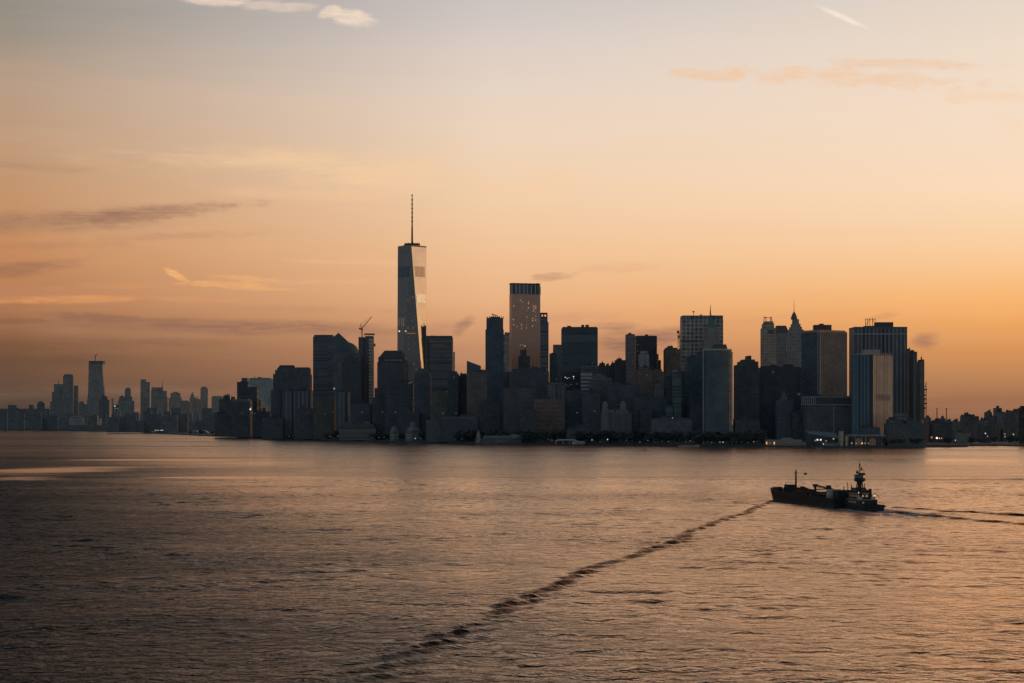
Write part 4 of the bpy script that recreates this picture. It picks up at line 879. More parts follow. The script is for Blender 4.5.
# black striped tower
D = 3580
o = B('large black tower with fine vertical stripes and a pale line below the roof', D, 60, 'finsblk', [(849,907.2,328.4)], name='office_tower', parapet=False)
band('pale_line', (72,72,74), 850, 907, 334.4, 333.4, D, o, .4)
m = MB(); m.prism(inset(fp(849,907.2,D,60),1.004), Z(328.4,D), Z(326.8,D), 0, 0); m.build('roof', plain('roof_steel',(34,38,42)), o)
m = MB(); m.box(X(878,D),X(894.6,D),D+12,D+40,Z(326.8,D),Z(321.8,D)); m.build('penthouse', plain('penthouse_black',(24,28,32)), o)
m = MB(); m.box(X(866,D),X(878,D),D+10,D+30,Z(326.8,D),Z(325.6,D)); m.build('platform', STEEL, o)
m = MB()
for q in (867,869.2,871.4,874,876.6): m.tube((X(q,D),D+15,Z(325.8,D)),(X(q,D),D+15,Z(317.6+ (q%2)*.8,D)),.55)
m.box(X(866.6,D),X(877,D),D+14,D+16,Z(318.9,D),Z(318.4,D)); m.tube((X(867,D),D+15,Z(325,D)),(X(871.4,D),D+15,Z(319,D)),.35); m.tube((X(876.6,D),D+15,Z(325,D)),(X(874,D),D+15,Z(319,D)),.35); m.build('antenna_frame', RUST, o)
# front tower, teal left face and tan right face
D = 3330
o = thing('office_tower', 'slim tower with teal ribbed left face and tan ribbed right face', 'office tower', (X(872,D),D+30,G))
pf = fpr(851.4, 872.8, 892.4, D, 45); zt_ = Z(354.6,D)
m = MB(); A0, C0, B0 = pf[:3]
m.prism(pf, G, zt_, 0, 1); m.build('wall', [FACES['finsteal'], ROOF], o)
m = MB(); Cv, Bv = Vector((*C0,0)), Vector((*B0,0)); nr = Vector(((Bv-Cv).y, -(Bv-Cv).x, 0)).normalized(); Lr = (Bv-Cv).length
m.quad([Cv+nr*.4+Vector((0,0,G)), Bv+nr*.4+Vector((0,0,G)), Bv+nr*.4+Vector((0,0,zt_-2)), Cv+nr*.4+Vector((0,0,zt_-2))], [(0,G),(Lr,G),(Lr,zt_),(0,zt_)]); m.build('tan_front', [FACES['finstan']], o)
ax = (Bv-Cv).normalized()
for k in range(9):
    P_ = Cv + ax*(Lr*(.16+.085*k)); m = MB(); q = P_+nr*.7
    for (y0_,y1_) in ((400.4,394.2),):
        m.quad([q-ax*.75+Vector((0,0,Z(y0_,D))), q+ax*.75+Vector((0,0,Z(y0_,D))), q+ax*.75+Vector((0,0,Z(y1_,D))), q-ax*.75+Vector((0,0,Z(y1_,D)))])
    m.build('louvre', plain('louvre_dark',(30,34,38)), o)
m = MB()
Av = Vector((*A0,0)); axl = (Cv-Av).normalized(); Ll = (Cv-Av).length; nl = Vector(((Cv-Av).y, -(Cv-Av).x, 0)).normalized()
for k in range(10):
    q = Cv + ax*(Lr*(.03+.1*k)) + nr*.2; m.prism([(q.x,q.y),(q.x+ax.x*1.5,q.y+ax.y*1.5),(q.x+ax.x*1.5-nr.x,q.y+ax.y*1.5-nr.y),(q.x-nr.x,q.y-nr.y)], zt_, zt_+3.6, 0, 0)
    q = Av + axl*(Ll*(.02+.1*k)) + nl*.2; m.prism([(q.x,q.y),(q.x+axl.x*1.5,q.y+axl.y*1.5),(q.x+axl.x*1.5-nl.x,q.y+axl.y*1.5-nl.y),(q.x-nl.x,q.y-nl.y)], zt_, zt_+3.6, 0, 0)
m.build('crown_fin', plain('crown_fin_paint',(70,66,62)), o)
m = MB(); m.box(X(863.5,D+25),X(880,D+25),D+25,D+45,zt_,Z(349.6,D+25)); m.build('penthouse', plain('penthouse_grey',(74,70,68)), o)
m = MB(); q = Cv-axl*3.2+nl*.5; m.quad([q-axl*3+Vector((0,0,G+8)), q+axl*3+Vector((0,0,G+8)), q+axl*3+Vector((0,0,zt_)), q-axl*3+Vector((0,0,zt_))]); m.build('dark_corner', plain('corner_dark',(16,25,32)), o)
# right end
o = B('brown slab with a flat top right of the black striped tower', 3650, 40, facade((58,48,43),(46,41,40),4,.5,4,.5), [(905,914.2,350.6)], name='office_tower', units=0)
o = B('dark slab with a stepped shoulder at the right end of the city', 3560, 40, facade((30,40,42),(24,34,38),5,.5,400,1), [(913,917.6,352.2),(917.6,924.2,360)], name='office_tower')
B('brown corner slab at the right end of the city shore', 3480, 30, facade((44,40,38),(32,33,34),5,.5,4,.5), [(916.4,924.4,361.6)], name='office_tower', single=True)
B('low block of pale horizontal floors before the black striped tower', 3300, 40, facade((46,50,54),(26,33,39),300,1,6,.5), [(893,907,412.5)], name='office_block', single=True)
o = thing('building_hoist', 'ragged hoist tower on the right end of the city', 'hoist', (X(925.6,3450),3450,G)); m = MB(); D = 3450
for s in (-1.7,1.7): m.tube((X(925.2,D)+s,D,G),(X(925.2,D)+s,D,Z(386,D)),.55)
for k in range(22): z_ = G+k*4.6; m.tube((X(925.2,D)-1.7,D,z_),(X(925.2,D)+1.7,D,z_+4),.3)
m.tube((X(925.4,D),D,Z(387,D)),(X(926.4,D),D,Z(382,D)),.7); m.build('mast', RUST, o)
m = MB()
for q,y_ in ((925.8,389.6),(925,395),(925.6,403.4),(924.8,399),(925.2,408)): m.box(X(q,D)-2.4,X(q,D)+2.2,D-1.5,D+1.5,Z(y_+.7,D),Z(y_-.6,D))
m.build('platform', STEEL, o)
band('pale_scaffold', (96,86,78), 921.8, 923.2, 441, 420, D, o, 0)
# low front buildings at the right of the city shore
B('dark low block stepping down beside the ferry terminal', 3270, 30, facade((30,36,38),(20,27,31),6,.5,4,.5), [(884,925,424),(886,902,420,424),(904,921,422,424)], name='office_block', units=3, lights=((907.4,443.5,1.8,(190,110,80),.12),(909,443.5,1.2,(190,110,80),.1)))
B('squat tan tower block left of the arched ferry terminal', 3245, 20, facade((84,74,62),(66,60,53),6,.3,8,.3), [(838.6,843.4,431),(843.4,847.6,436)], name='terminal_tower', units=0)
D = 3262
o = thing('ferry_terminal', 'low ferry terminal with tan arched bays at the city shore', 'terminal', (X(866,D),D+20,G))
m = MB(); m.prism(fp(846,885,D,40), G, Z(436.4,D)); m.build('wall', [facade((28,33,35),(22,27,30),6,.5,5,.5), ROOF], o)
m = MB(); m.prism(fp(843,886,D-3,46), Z(436.4,D), Z(434.6,D), 0, 0, None, True); m.build('roof', plain('teal_roof',(52,62,62)), o)
for i, (q, e_) in enumerate(((858.4,.05),(872.6,.07),(845.4,.02))):
    m = MB(); n = 10; a = X(q,D-2.4); r_ = 5.6 if i < 2 else 3.8; zc = G+7
    m.quad([(a-r_,D-2.4,G+.6),(a+r_,D-2.4,G+.6)]+[(a+r_*math.cos(math.pi*k/n),D-2.4,zc+r_*math.sin(math.pi*k/n)) for k in range(n+1)])
    o2 = m.build('arch', [plain('tan_arch',(150,112,84)) if i<2 else plain('tan_arch_dark',(92,76,62))], o)  # even tan paint on every bay
    if i < 2:
        m = MB(); m.box(a-1.4,a+1.6,D-2.9,D-2.6,G+.7,G+7.5); m.build('doorway', plain('doorway_dark',(46,34,28)), o2)
for q in (847.6,855,861.6,865.4,881.6): m = MB(); m.box(X(q,D)-.8,X(q,D)+.8,D-3.6,D-2.6,G,Z(436.4,D)); m.build('post', plain('pale_post',(66,64,60)), o)
for q, e_, c_ in ((851.4,.35,W1),(861.7,1.2,W2),(864.6,.3,W2),(856,.25,W2),(868,.25,W2)):
    m = MB(); m.box(X(q,D)-1.0,X(q,D)+1.0,D-4.2,D-3.9,G+3,G+5); m.build('lamp', emit('terminal_glow',c_,e_), o)
D = 3290
o = thing('glass_terminal', 'angled glass-roofed ferry hall left of the squat tan tower', 'terminal', (X(823,D),D+18,G))
m = MB(); m.prism(fp(812,839,D,36), G, Z(438.4,D)); m.build('wall', [facade((22,29,32),(18,24,28),8,.5,5,.5), ROOF], o)
m = MB(); m.quad([(X(808,D),D-4,Z(432.6,D)),(X(838,D),D-4,Z(436.6,D)),(X(838,D),D+38,Z(432.6,D)),(X(808,D),D+38,Z(430.8,D))]); m.quad([(X(808,D),D-4,Z(433.6,D)),(X(838,D),D-4,Z(438.4,D)),(X(838,D),D-4,Z(436.6,D)),(X(808,D),D-4,Z(432.6,D))]); m.build('roof', plain('blue_roof',(44,58,66)), o)
for q, y_, e_ in ((817.3,439.8,1.3),(820.6,439.8,1.2),(823.4,444,.5),(833.4,438.8,.4),(815,440.5,.2),(826,441,.2)):
    m = MB(); m.box(X(q,D)-1.1,X(q,D)+1.1,D-1.6,D-1.3,Z(y_,D)-1.1,Z(y_,D)+1.1); m.build('lamp', emit('hall_glow',W1,e_), o)
B('pale low annex beside the glass-roofed ferry hall', 3250, 14, facade((60,54,48),(44,42,40),8,.4,6,.5), [(824,839,443)], name='terminal_annex', single=True)
D = 3262
o = B('long low tan shed with two lit doorways on the city shore', D, 22, facade((66,54,44),(56,47,40),300,1,2.5,.5), [(764,802,440.2),(790,806,442.5)], name='pier_shed', units=0, roofmat=plain('shed_roof',(46,50,50)))
for q, e_ in ((766.6,.9),(774.2,.9),(770,.15)):
    m = MB(); m.box(X(q,D)-.9,X(q,D)+.9,D-.6,D-.3,G+2.4,G+6.2); m.build('lit_doorway', emit('door_glow',(255,190,120),e_), o)
m = MB(); m.prism(fp(780,794,D+3,16), Z(440.2,D), Z(437.8,D), 0, 0, inset(fp(780,794,D+3,16),.7)); m.build('roof_light', plain('blue_roof',(44,58,66)), o)
# fort / pavilions in the park
def hexpav(label, px, D, tiers, name='museum'):
    o = thing(name, label, 'museum' if name == 'museum' else 'pavilion', (X(px,D),D,G)); m = MB(); z = G
    for r, y0, y1, r2 in tiers:
        A = [(X(px,D)+r*math.cos(6.283*k/6+.5), D+r*math.sin(6.283*k/6+.5)) for k in range(6)]
        Bq = [(X(px,D)+r2*math.cos(6.283*k/6+.5), D+r2*math.sin(6.283*k/6+.5)) for k in range(6)]
        m.prism(A, Z(y0,D) if y0 else G, Z(y1,D), 0, 0, Bq)
    m.build('tiered_roof', facade((58,58,53),(38,41,40),300,1,3.4,.5), o); return o
hexpav('stepped hexagonal museum with tiered roof in the waterfront park', 413, 3960, [(17,None,430,16),(15,430,427,10),(6,427,423.6,6),(6,423.6,422,3)])
hexpav('pale low domed pavilion left of the stepped hexagonal museum', 394.5, 3990, [(10,None,432,10),(10,432,426.4,4)], name='pavilion')
D = 4130
o = B('long low olive terrace with stepped pale roofs in the waterfront park', D, 30, facade((50,50,44),(32,36,35),300,1,5,.5), [(339,377,427.5),(340,375,424.6,427.5),(346,353.6,422.2,424.6),(364,371,421.6,424.6)], name='terrace_block')
B('small pale boxy kiosk with a lit sign in the waterfront park', 3900, 14, facade((60,60,60),(44,46,46),5,.4,5,.5), [(434,441,431)], name='kiosk', lights=((437,421.6,2.6,(150,158,160),.1),(438,423,2.2,(150,158,160),.08)))
B('pale glass atrium block peeking between the park towers', 3800, 20, facade((34,40,44),(26,32,36),4,.5,4,.5), [(426,446,420)], name='office_block', single=True)
# pier house with clock tower
D = 3625
o = thing('pier_house', 'long pale pier house with a small pointed tower at its left end', 'pier house', (X(497,D),D+8,G))
m = MB(); m.prism(fp(475,521.4,D,16), -.8, Z(438.4,D)); m.build('wall', [facade((42,42,42),(32,35,37),4,.4,8,.5), plain('pale_roof_sheet',(44,47,48))], o)
m = MB(); a = fp(482,522,D-.6,17); m.prism(a, Z(438.4,D), Z(435.6,D), 0, 0, fp(484,520,D+6,4)); m.build('roof', plain('pale_roof_sheet',(44,47,48)), o)
m = MB(); m.prism(fp(476.4,480.4,D-1.5,7), G, Z(434.5,D)); m.build('tower', [facade((64,60,58),(46,46,47),3,.4,8,.5), ROOF], o)
m = MB(); a = fp(476.6,480.2,D-1.2,6.4); m.prism(a, Z(434.5,D), Z(429.6,D), 0, 0, inset(a,.05)); m.build('tower_roof', plain('pale_roof_sheet',(62,60,58)), o)
m = MB(); m.prism(fp(510,521,D-2,20), Z(438.4,D), Z(434.6,D), 0, 0); m.build('gable_block', plain('pale_gable',(56,60,60)), o)
# white boat-like canopy on the shore
D = 3440
o = thing('white_pavilion', 'long white pavilion with a curved left end on the park shore', 'pavilion', (X(570,D),D+8,G))
m = MB()
prof = [(555.4,442.6),(556.2,440.6),(557.6,439.5),(560,439.2),(574,439.2),(576,440),(578,441),(584.4,441.4)]
for (a,y0),(b,y1) in zip(prof[:-1],prof[1:]): 
    m.quad([(X(a,D),D,Z(y0+1.3,D)),(X(b,D),D,Z(y1+1.3,D)),(X(b,D),D,Z(y1,D)),(X(a,D),D,Z(y0,D))]); m.quad([(X(a,D),D,Z(y0,D)),(X(b,D),D,Z(y1,D)),(X(b,D),D+16,Z(y1,D)),(X(a,D),D+16,Z(y0,D))])
m.build('roof', plain('white_roof',(190,184,176)), o)
for q in (556.4,563,569.6,577,583.6): m = MB(); m.tube((X(q,D),D+.6,G),(X(q,D),D+.6,G+6),.6); m.build('post', plain('pale_post',(66,64,60)), o)
m = MB(); m.prism(fp(572,585,D+2,10), G, Z(441.2,D), 0, 0); m.build('white_wall', plain('white_wall',(104,102,100)), o)
B('small white tent-shaped kiosk at the left end of the city shore', 4870, 16, facade((80,78,76),(62,62,62),5,.3,5,.4), [(243.4,250,434.2)], name='kiosk', single=True)
for i, (px, y1_) in enumerate(((246.6,431.2),)):
    D = 4868; o = thing('tent_roof_kiosk', 'white pitched tent on the left end of the city shore', 'tent', (X(px,D),D+6,Z(434.2,D))); m = MB(); a = fp(243.2,250.2,D,17); m.prism(a, Z(434.2,D), Z(y1_,D), 0, 0, inset(a,.15)); m.build('canvas', plain('white_canvas2',(84,86,86)), o)
for (a,b,yt,D,fc,lb) in [(566,576,430,3540,'navy','dark park building with a pale corner left of the domed hall'),(572,590,427.6,3560,'slate','low grey wall block left of the domed stone hall'),
    (640,652,410,3600,'navy','dark stepped block right of the domed stone hall'),(690,704,405,3560,'navy','dark slab at the foot of the teal glass slab'),
    (372,388,398,4160,'navy','dark flank block below the chamfered crown tower'),(296,316,409,4380,'slate','dark plain block between the finned annex and the olive slab'),
    (262,284,418,4520,'slate','low dark block at the foot of the cut-corner tower'),(478,500,402,3800,'black','plain dark block at the foot of the ragged-crown tower'),
    (430,446,406,3880,'olive','low olive block left of the notched tower foot'),(520,536,410,3640,'black','dark block left of the reddish masonry block'),
    (733,760,420,3440,'black','low black podium at the foot of the near-black stepped slab'),(790,803,412,3440,'black','dark narrow block left of the low white-lined block'),
    (858,880,428,3290,'slate','low grey podium behind the ferry terminal'),(925,952,423,3800,'navy','dark long shed left of the chimneys across the inlet')]:
    B(lb, D, 35, fc, [(a,b,yt),(a+(b-a)*.2,a+(b-a)*.6,yt-1.2,yt)], name='office_block', units=1)
B('plain dark block filling the street gap behind the park pavilions', 4060, 30, 'navy', [(398,420,412)], name='office_block', single=True)
B('dark street-wall block behind the waterfront trees on the left', 4300, 30, 'black', [(352,400,416)], name='office_block', single=True)

# ================================================================== RIGHT SHORE
for i, q in enumerate((937, 946.4)):
    D = 5200; o = thing('chimney', ['left one of the two tall thin chimneys beyond the right shore','right one of the two tall thin chimneys beyond the right shore'][i], 'chimney', (X(q,D),D,G)); m = MB(); m.tube((X(q,D),D,G),(X(q,D),D,Z(408,D)),1.7,1.25,10); m.build('stack', plain('chimney_brick',(62,50,44)), o)
    m = MB(); m.tube((X(q,D),D,Z(409,D)),(X(q,D),D,Z(408.4,D)),1.7,1.7,10); m.build('rim', STEEL, o)
RS = [(924,931,418,4600),(931,941,421,4500),(941,946,418.6,4700),(945,953,421.4,4450),(952,961,421.6,4300),(960,979,416.6,4400),(965,972,415,4500),(977,989,420.4,4300),(985,997,416.6,4400),(989,992.4,412.6,4500),(994,1004,412,4600),(997.8,1002.4,408.4,4700),(1002,1015,412.4,4650),(1010,1022,411.4,4700)]
RL = ['low rooftop left of the two chimneys','flat block behind the left chimney','small raised block between the two chimneys','flat block right of the chimneys','low dark block sloping toward the broad mound-roofed block','broad mound-roofed block on the right shore','raised cap building on the broad mound-roofed block','dark low block right of the broad mound-roofed block','stepped dark block near the right edge','thin stub tower on the stepped dark block','wide tower base near the right edge','small square-topped tower, tallest of the right shore blocks','flat block right of the small square-topped tower','flat block touching the black pier tower']
for (a,b,yt,D), lb in zip(RS, RL): B(lb, D, 50, random.choice(['slate','haze4','navy','haze4']), [(a,b,yt)], name='waterfront_building', units=2)
for i in range(12):
    q = 924 + i*8.3
    B('low dark waterfront building along the right shore', random.uniform(3600, 4100), 30, random.choice(['slate','navy','olive']), [(q, q+random.uniform(6,11), random.uniform(424, 433))], name='waterfront_shed', group='low dark buildings along the right shore', single=True)
B('low pale-walled shed before the right shore buildings', 3560, 20, facade((52,52,50),(38,41,42),5,.4,5,.5), [(953,971,434),(955,962,432.6,434)], name='waterfront_shed', single=True)
D = 3700
D = 3545; o = thing('bridge_tower', 'black tower cut by the right edge of the picture with a jib arm', 'tower', (X(1023,D),D,G)); m = MB(); m.prism(fp(1018.6,1032,D,24), G, Z(407.6,D)); m.prism(fp(1020,1031,D+1,20), Z(407.6,D), Z(405.8,D)); m.build('wall', [facade((10,15,19),(8,13,17),8,.4,12,.5), ROOF], o)
m = MB(); m.tube((X(1020,D),D+5,Z(408.4,D)),(X(1005,D),D+5,Z(413.6,D)),.7); m.tube((X(1020,D),D+5,Z(410.4,D)),(X(1005,D),D+5,Z(413.8,D)),.5)
for k in range(6): f=k/6; m.tube((X(1020-15*f,D),D+5,Z(408.4+5.2*f,D)),(X(1018-15*f,D),D+5,Z(410.6+3.2*f,D)),.35)
m.build('jib', RUST, o)
# low pier in front of the right shore
D = 3262
m = MB(); m.box(X(926,D),X(967.6,D),D,D+60,-1,3.4); solo(m, 'pier', [plain('pier_timber',(17,22,24))], (X(946,D),D+30,0), 'low black pier reaching from the city end across the inlet', 'pier')

# ================================================================== SHORE LAMPS, TREES, BOATS
def lamp(px, dD, hgt, e, c_, lb, grp, r=.8):
    D = Ds(px)+dD; o = thing('street_lamp', lb, 'lamp', (X(px,D),D,G), grp)
    m = MB(); m.tube((X(px,D),D,G),(X(px,D),D,G+hgt),.16,.1,5); m.build('pole', STEEL, o)
    m = MB(); m.ball((X(px,D),D-.3,G+hgt+r*.6), r, 6, 4); m.build('lamp_head', emit('lamp_glow',c_,round(e*.65,3)), o)
    return o
LG = 'small lamps along the city waterfront'
for q in list(np.arange(268,300,3.1))+[304,310,316.5,329.5,332,338,353,355.5,357,361,372.5,378.5,384.5,390,396,408,415,421,455,462,548,552,574,594,600,626,632,640,648,655,662,668,686,690,694,708,712,736,742,748,756,786,788]:
    lamp(q+random.uniform(-.5,.5), 3, random.uniform(4,7), random.choice([.10,.2,.35]), random.choice([W1,(200,215,225)]), 'small lamp along the city waterfront promenade', LG, .75)
for q,dD,h_,e,c_,lb in [(310.4,4,6,.8,W1,'bright waterfront lamp below the finned annex'),(415.2,4,5,1.2,W1,'bright waterfront lamp before the stepped hexagonal museum'),(592,4,7,.7,W1,'bright lamp right of the long white pavilion'),(607.6,4,8,1.3,W1,'bright lamp before the domed stone hall'),(723,4,5,.8,W1,'brightest of the lamps below the curved glass tower'),(720,4,5,.4,W1,'dimmer lamp below the curved glass tower'),(753.8,5,6,.5,W2,'warm lamp left of the long tan shed')]:
    lamp(q,dD,h_,e,c_,lb,None,1.0)
for q,y_,e,c_,r_,lb in [(931.6,437.4,.35,(230,140,110),2.2,'reddish lamp at the inlet beside the city end'),(936.8,438,1.6,W1,1.7,'brightest lamp at the inlet'),(939.4,438.3,.9,W1,1.0,'second lamp right of the brightest inlet lamp'),(941.6,438.4,.6,W1,.9,'third lamp right of the brightest inlet lamp'),(955.4,440.3,.9,(190,230,240),1.0,'bluish lamp on the low pier'),(985.4,433.4,.8,W1,1.2,'upper lamp on the right shore slope'),(987.4,436.2,.3,W1,1.1,'dim lamp below the upper right shore lamp'),(1004.8,434,.35,(210,230,210),1.2,'upper greenish lamp near the right edge'),(1005,436.6,.55,(240,235,190),1.0,'lower yellowish lamp near the right edge'),(1013.4,434.4,.6,(240,235,190),1.3,'upper of two paired lamps at the right edge'),(1013.6,436.8,.35,(210,230,210),1.1,'lower of two paired lamps at the right edge')]:
    D = 3480 if q < 960 else 3560; h_ = Z(y_,D)-G
    o = thing('street_lamp', lb, 'lamp', (X(q,D),D,G)); m = MB(); m.tube((X(q,D),D,G),(X(q,D),D,G+h_),.2,.12,5); m.build('pole', STEEL, o)
    m = MB(); m.ball((X(q,D),D-.3,G+h_), r_, 6, 4); m.build('lamp_head', emit('lamp_glow',c_,e), o)

leafm = plain('dusk_foliage', (19,28,28)); barkm = plain('bark', (22,24,22))
def tree_meshes(seed):
    r = random.Random(seed); m = MB(); hgt = 1.0
    clumps = [(r.gauss(0,.24), r.gauss(0,.24), r.uniform(.42,.95), r.uniform(.12,.24)) for _ in range(15)]
    for (a,b,c1,rad) in clumps:
        for _ in range(26):
            d = Vector((r.gauss(0,1),r.gauss(0,1),r.gauss(0,1))).normalized()*rad*r.uniform(.6,1.1); P_ = Vector((a,b,c1))+Vector((d.x,d.y,d.z*.8))
            u_ = Vector((r.gauss(0,1),r.gauss(0,1),r.gauss(0,1))).normalized(); v_ = u_.orthogonal().normalized(); s_ = r.uniform(.03,.06)
            m.quad([P_-u_*s_-v_*s_, P_+u_*s_-v_*s_, P_+u_*s_+v_*s_, P_-u_*s_+v_*s_])
    t_ = MB(); t_.tube((0,0,0),(0,0,.55),.035,.02,6)
    for k in range(5):
        a,b,c1,_ = clumps[k]; t_.tube((0,0,.3+.05*k),(a,b,c1),.015,.006,4)
    return m, t_
protos = []
def make_tree(seed):
    cm, tm = tree_meshes(seed)
    o = bpy.data.objects.new('tree', None); COL.objects.link(o); c1 = cm.build('crown', leafm, None, (0,0,0)); c1.parent = o; t1 = tm.build('trunk', barkm, None, (0,0,0)); t1.parent = o
    return o, c1, t1
TL = 'bare dark tree in the row along the city waterfront'; TG = 'trees along the city waterfront'
for s in range(5): protos.append(make_tree(100+s))
spots = []
for q in np.arange(250, 335, 6.5): spots.append((q, 14, 11))
for q in np.arange(318, 476, 4.4): spots.append((q, random.choice([14,30,60]), 15))
for q in np.arange(440, 760, 3.4): spots.append((q, random.choice([14,30,60,90]), 20))
for q in (738,742,746.6,751,753): spots.append((q, 8, 17))
for q in (190,201,212,222,230,885,893,900,912,918,948,972,980,996,1008,1016): spots.append((q, 16 if q < 900 else 40, 12))
used = set()
for i, (q, dD, h_) in enumerate(spots):
    if 472 < q < 524 and dD < 40: dD = 45
    if 552 < q < 588 and dD < 40: dD = 60
    k = i % 5; po, pc, pt = protos[k]
    if k not in used: used.add(k); o = po
    else:
        o = po.copy(); COL.objects.link(o)
        for ch in (pc, pt): n_ = ch.copy(); COL.objects.link(n_); n_.parent = o
    qq = q+random.uniform(-1.6,1.6); D = Ds(qq)+dD+random.uniform(0,12); o.location = (X(qq,D), D, G); hh = h_*random.uniform(.75,1.25); o.scale = (hh*random.uniform(.9,1.25), hh, hh); o.rotation_euler = (0,0,random.uniform(0,6.28))
    right = q > 880; far = q < 240
    tag(o, 'dark tree on the right of the ferry terminal and inlet shore' if right else 'dark tree at the marina on the left shore' if far else 'dark leafy tree in the row along the city waterfront park', 'tree', 'trees beside the inlet' if right else 'trees at the left marina' if far else TG)

# sailing schooner moored at the shore
o = thing('sailing_boat', 'white-hulled schooner with two bare masts moored at the city shore', 'boat', (0,0,0)); place(o, 689, 3262, 0)
m = MB(); ship_hull(m, 34, 6, 2.2, 1.2, .4); m.build('hull', [plain('white_hull',(120,108,98)), STEEL], o)
for q, h_ in ((-5,24),(6,27)):
    m = MB(); m.tube((q,0,1),(q,0,h_),.35,.18); m.tube((q,0,3.4),(q-9,0,3.8),.3); mo = m.build('mast', RUST, o)
m = MB(); m.box(-9,-3,-1.6,1.6,2,4); m.build('cabin', plain('boat_cabin',(50,48,46)), o)
m = MB(); m.tube((17,0,3.2),(23,0,4.6),.25,.12); m.build('bowsprit', STEEL, o)
# channel buoy
D = 2760; o = thing('buoy', 'small dark channel buoy standing in the water before the shore', 'buoy', (X(645,D),D,0))
m = MB(); m.tube((X(645,D),D,-.6),(X(645,D),D,1.0),1.5,1.3,12); m.build('float', RUST, o)
m = MB(); 
for s in ((-.9,-.9),(.9,-.9),(0,1)): m.tube((X(645,D)+s[0],D+s[1],.9),(X(645,D),D,4.6),.16)
m.tube((X(645,D),D,3.4),(X(645,D),D,5.2),.55,.45,8); m.build('tower', RUST, o)
# small craft at the left shore
for i, (px, D, L) in enumerate(((35,8150,70),(60,8050,40),(90,7480,60))):
    o = thing('barge', ['flat dark barge moored at the far left shore','short dark workboat right of the far left barge','low dark barge at the far pier end'][i], 'barge', (0,0,0)); place(o, px, D, 0)
    m = MB(); ship_hull(m, L, 14, 4, .5, .12); m.build('hull', [plain('barge_paint',(44,34,30)), STEEL], o)
    m = MB(); m.box(-L*.35,-L*.2,-4,4,4,9); m.build('deckhouse', plain('barge_paint',(44,34,30)), o)
# ================================================================== THE TANK BARGE AND ITS PUSHER TUG
hd = math.atan2(154, -26)   # heading
def ship_thing(name, label, cat, centre):
    o = thing(name, label, cat, (0,0,0)); o.location = (centre[0], centre[1], 0); o.rotation_euler = (0,0,hd); return o
stern = Vector((179.2, 986.0)); u_ = Vector((math.cos(hd), math.sin(hd)))
tugc = stern + u_*18.5; bgc = stern + u_*(33 + 59.5)
HULL = plain('black_hull', (.030,.038,.044), .6, 0.0, True); DECK = plain('red_deck', (.075,.050,.040), .8, 0.0, True); PIPE = plain('rust_pipe', (.13,.07,.05), .8, 0.0, True)
STEEL = plain('ship_steel', (.05,.055,.06), .7, 0.0, True); WHT = plain('tug_white', (74,72,70)); BLU = plain('tug_blue', (.055,.075,.10), .6, 0.0, True)
def hullm(m, L, Bm, d0, bowr, nbow, sheer, sternk=1.0, draft=-.8, taper=.90):
    """local x forward; returns the deck ring"""
    st = [(-L/2, Bm/2*sternk), (-L/2+3, Bm/2)] + [(x, Bm/2) for x in np.linspace(-L/2+10, L/2-bowr, 8)]
    for k in range(1, nbow+1):
        a = k/nbow*math.pi/2; st.append((L/2-bowr+bowr*math.sin(a), max(.3, Bm/2*math.cos(a)**.75)))
    def zt(x): return d0 + sheer*max(0, (x-(L/2-bowr*2.2))/(bowr*2.2))**1.6
    for (x0,b0),(x1,b1) in zip(st[:-1], st[1:]):
        for s in (1,-1):
            f0 = taper if x0 < L/2-bowr else taper-.12*(x0-(L/2-bowr))/bowr; f1 = taper if x1 < L/2-bowr else taper-.12*(x1-(L/2-bowr))/bowr
            xb0 = x0 if x0 < L/2-bowr else x0-3.0*(x0-(L/2-bowr))/bowr; xb1 = x1 if x1 < L/2-bowr else x1-3.0*(x1-(L/2-bowr))/bowr
            q = [(xb0,s*b0*f0,draft),(xb1,s*b1*f1,draft),(x1,s*b1,zt(x1)+.9),(x0,s*b0,zt(x0)+.9)]
            m.quad(q if s < 0 else list(reversed(q)))
        m.quad([(x0,-b0,zt(x0)),(x1,-b1,zt(x1)),(x1,b1,zt(x1)),(x0,b0,zt(x0))], None, 1)
    x0,b0 = st[0]; m.quad([(x0,b0*taper,draft),(x0,-b0*taper,draft),(x0,-b0,zt(x0)+.9),(x0,b0,zt(x0)+.9)])
    return zt
bg = ship_thing('tank_barge', 'long black tank barge with deck piping and a tall bow mast', 'barge', bgc)
L = 119.0; m = MB(); zt = hullm(m, L, 21.5, 4.3, 14, 8, 1.9); m.build('hull', [HULL, DECK], bg)
m = MB()
for s in (-1,1): m.box(-L/2+2, L/2-16, s*10.95-.12, s*10.95+.12, 3.0, 3.45)
m.build('rubbing_strake', plain('rust_strake',(.09,.055,.045),.8,0.0,True), bg)
m = MB(); m.tube((L/2-24,0,4.5),(L/2-24,0,16.6),.62,.42,8); mast = m.build('mast', STEEL, bg)
m = MB(); m.box(L/2-24.6,L/2-23.4,-.8,.8,15.4,15.8); m.ball((L/2-24,0,16.9),.4); m.build('mast_head', STEEL, mast)
m = MB(); m.tube((L/2-5,0,5),(L/2-5,0,9.5),.16); m.build('flagstaff', STEEL, bg)
m = MB(); m.box(L/2-15.5,L/2-10.5,-2.6,2.6,5.3,8.8); m.box(L/2-14,L/2-12,-3.2,3.2,5.3,6.9); m.build('windlass_house', HULL, bg)
for y_ in (-4.5,4.5):
    m = MB(); m.tube((L/2-9,y_-1.2,6.2),(L/2-9,y_+1.2,6.2),.9,n=8); m.build('windlass', STEEL, bg)
m = MB()
for y_ in (-3.0,-1.6,-.2,1.2,2.6): m.tube((-L/2+14,y_,5.6),(L/2-30,y_,5.6),.32,n=6)
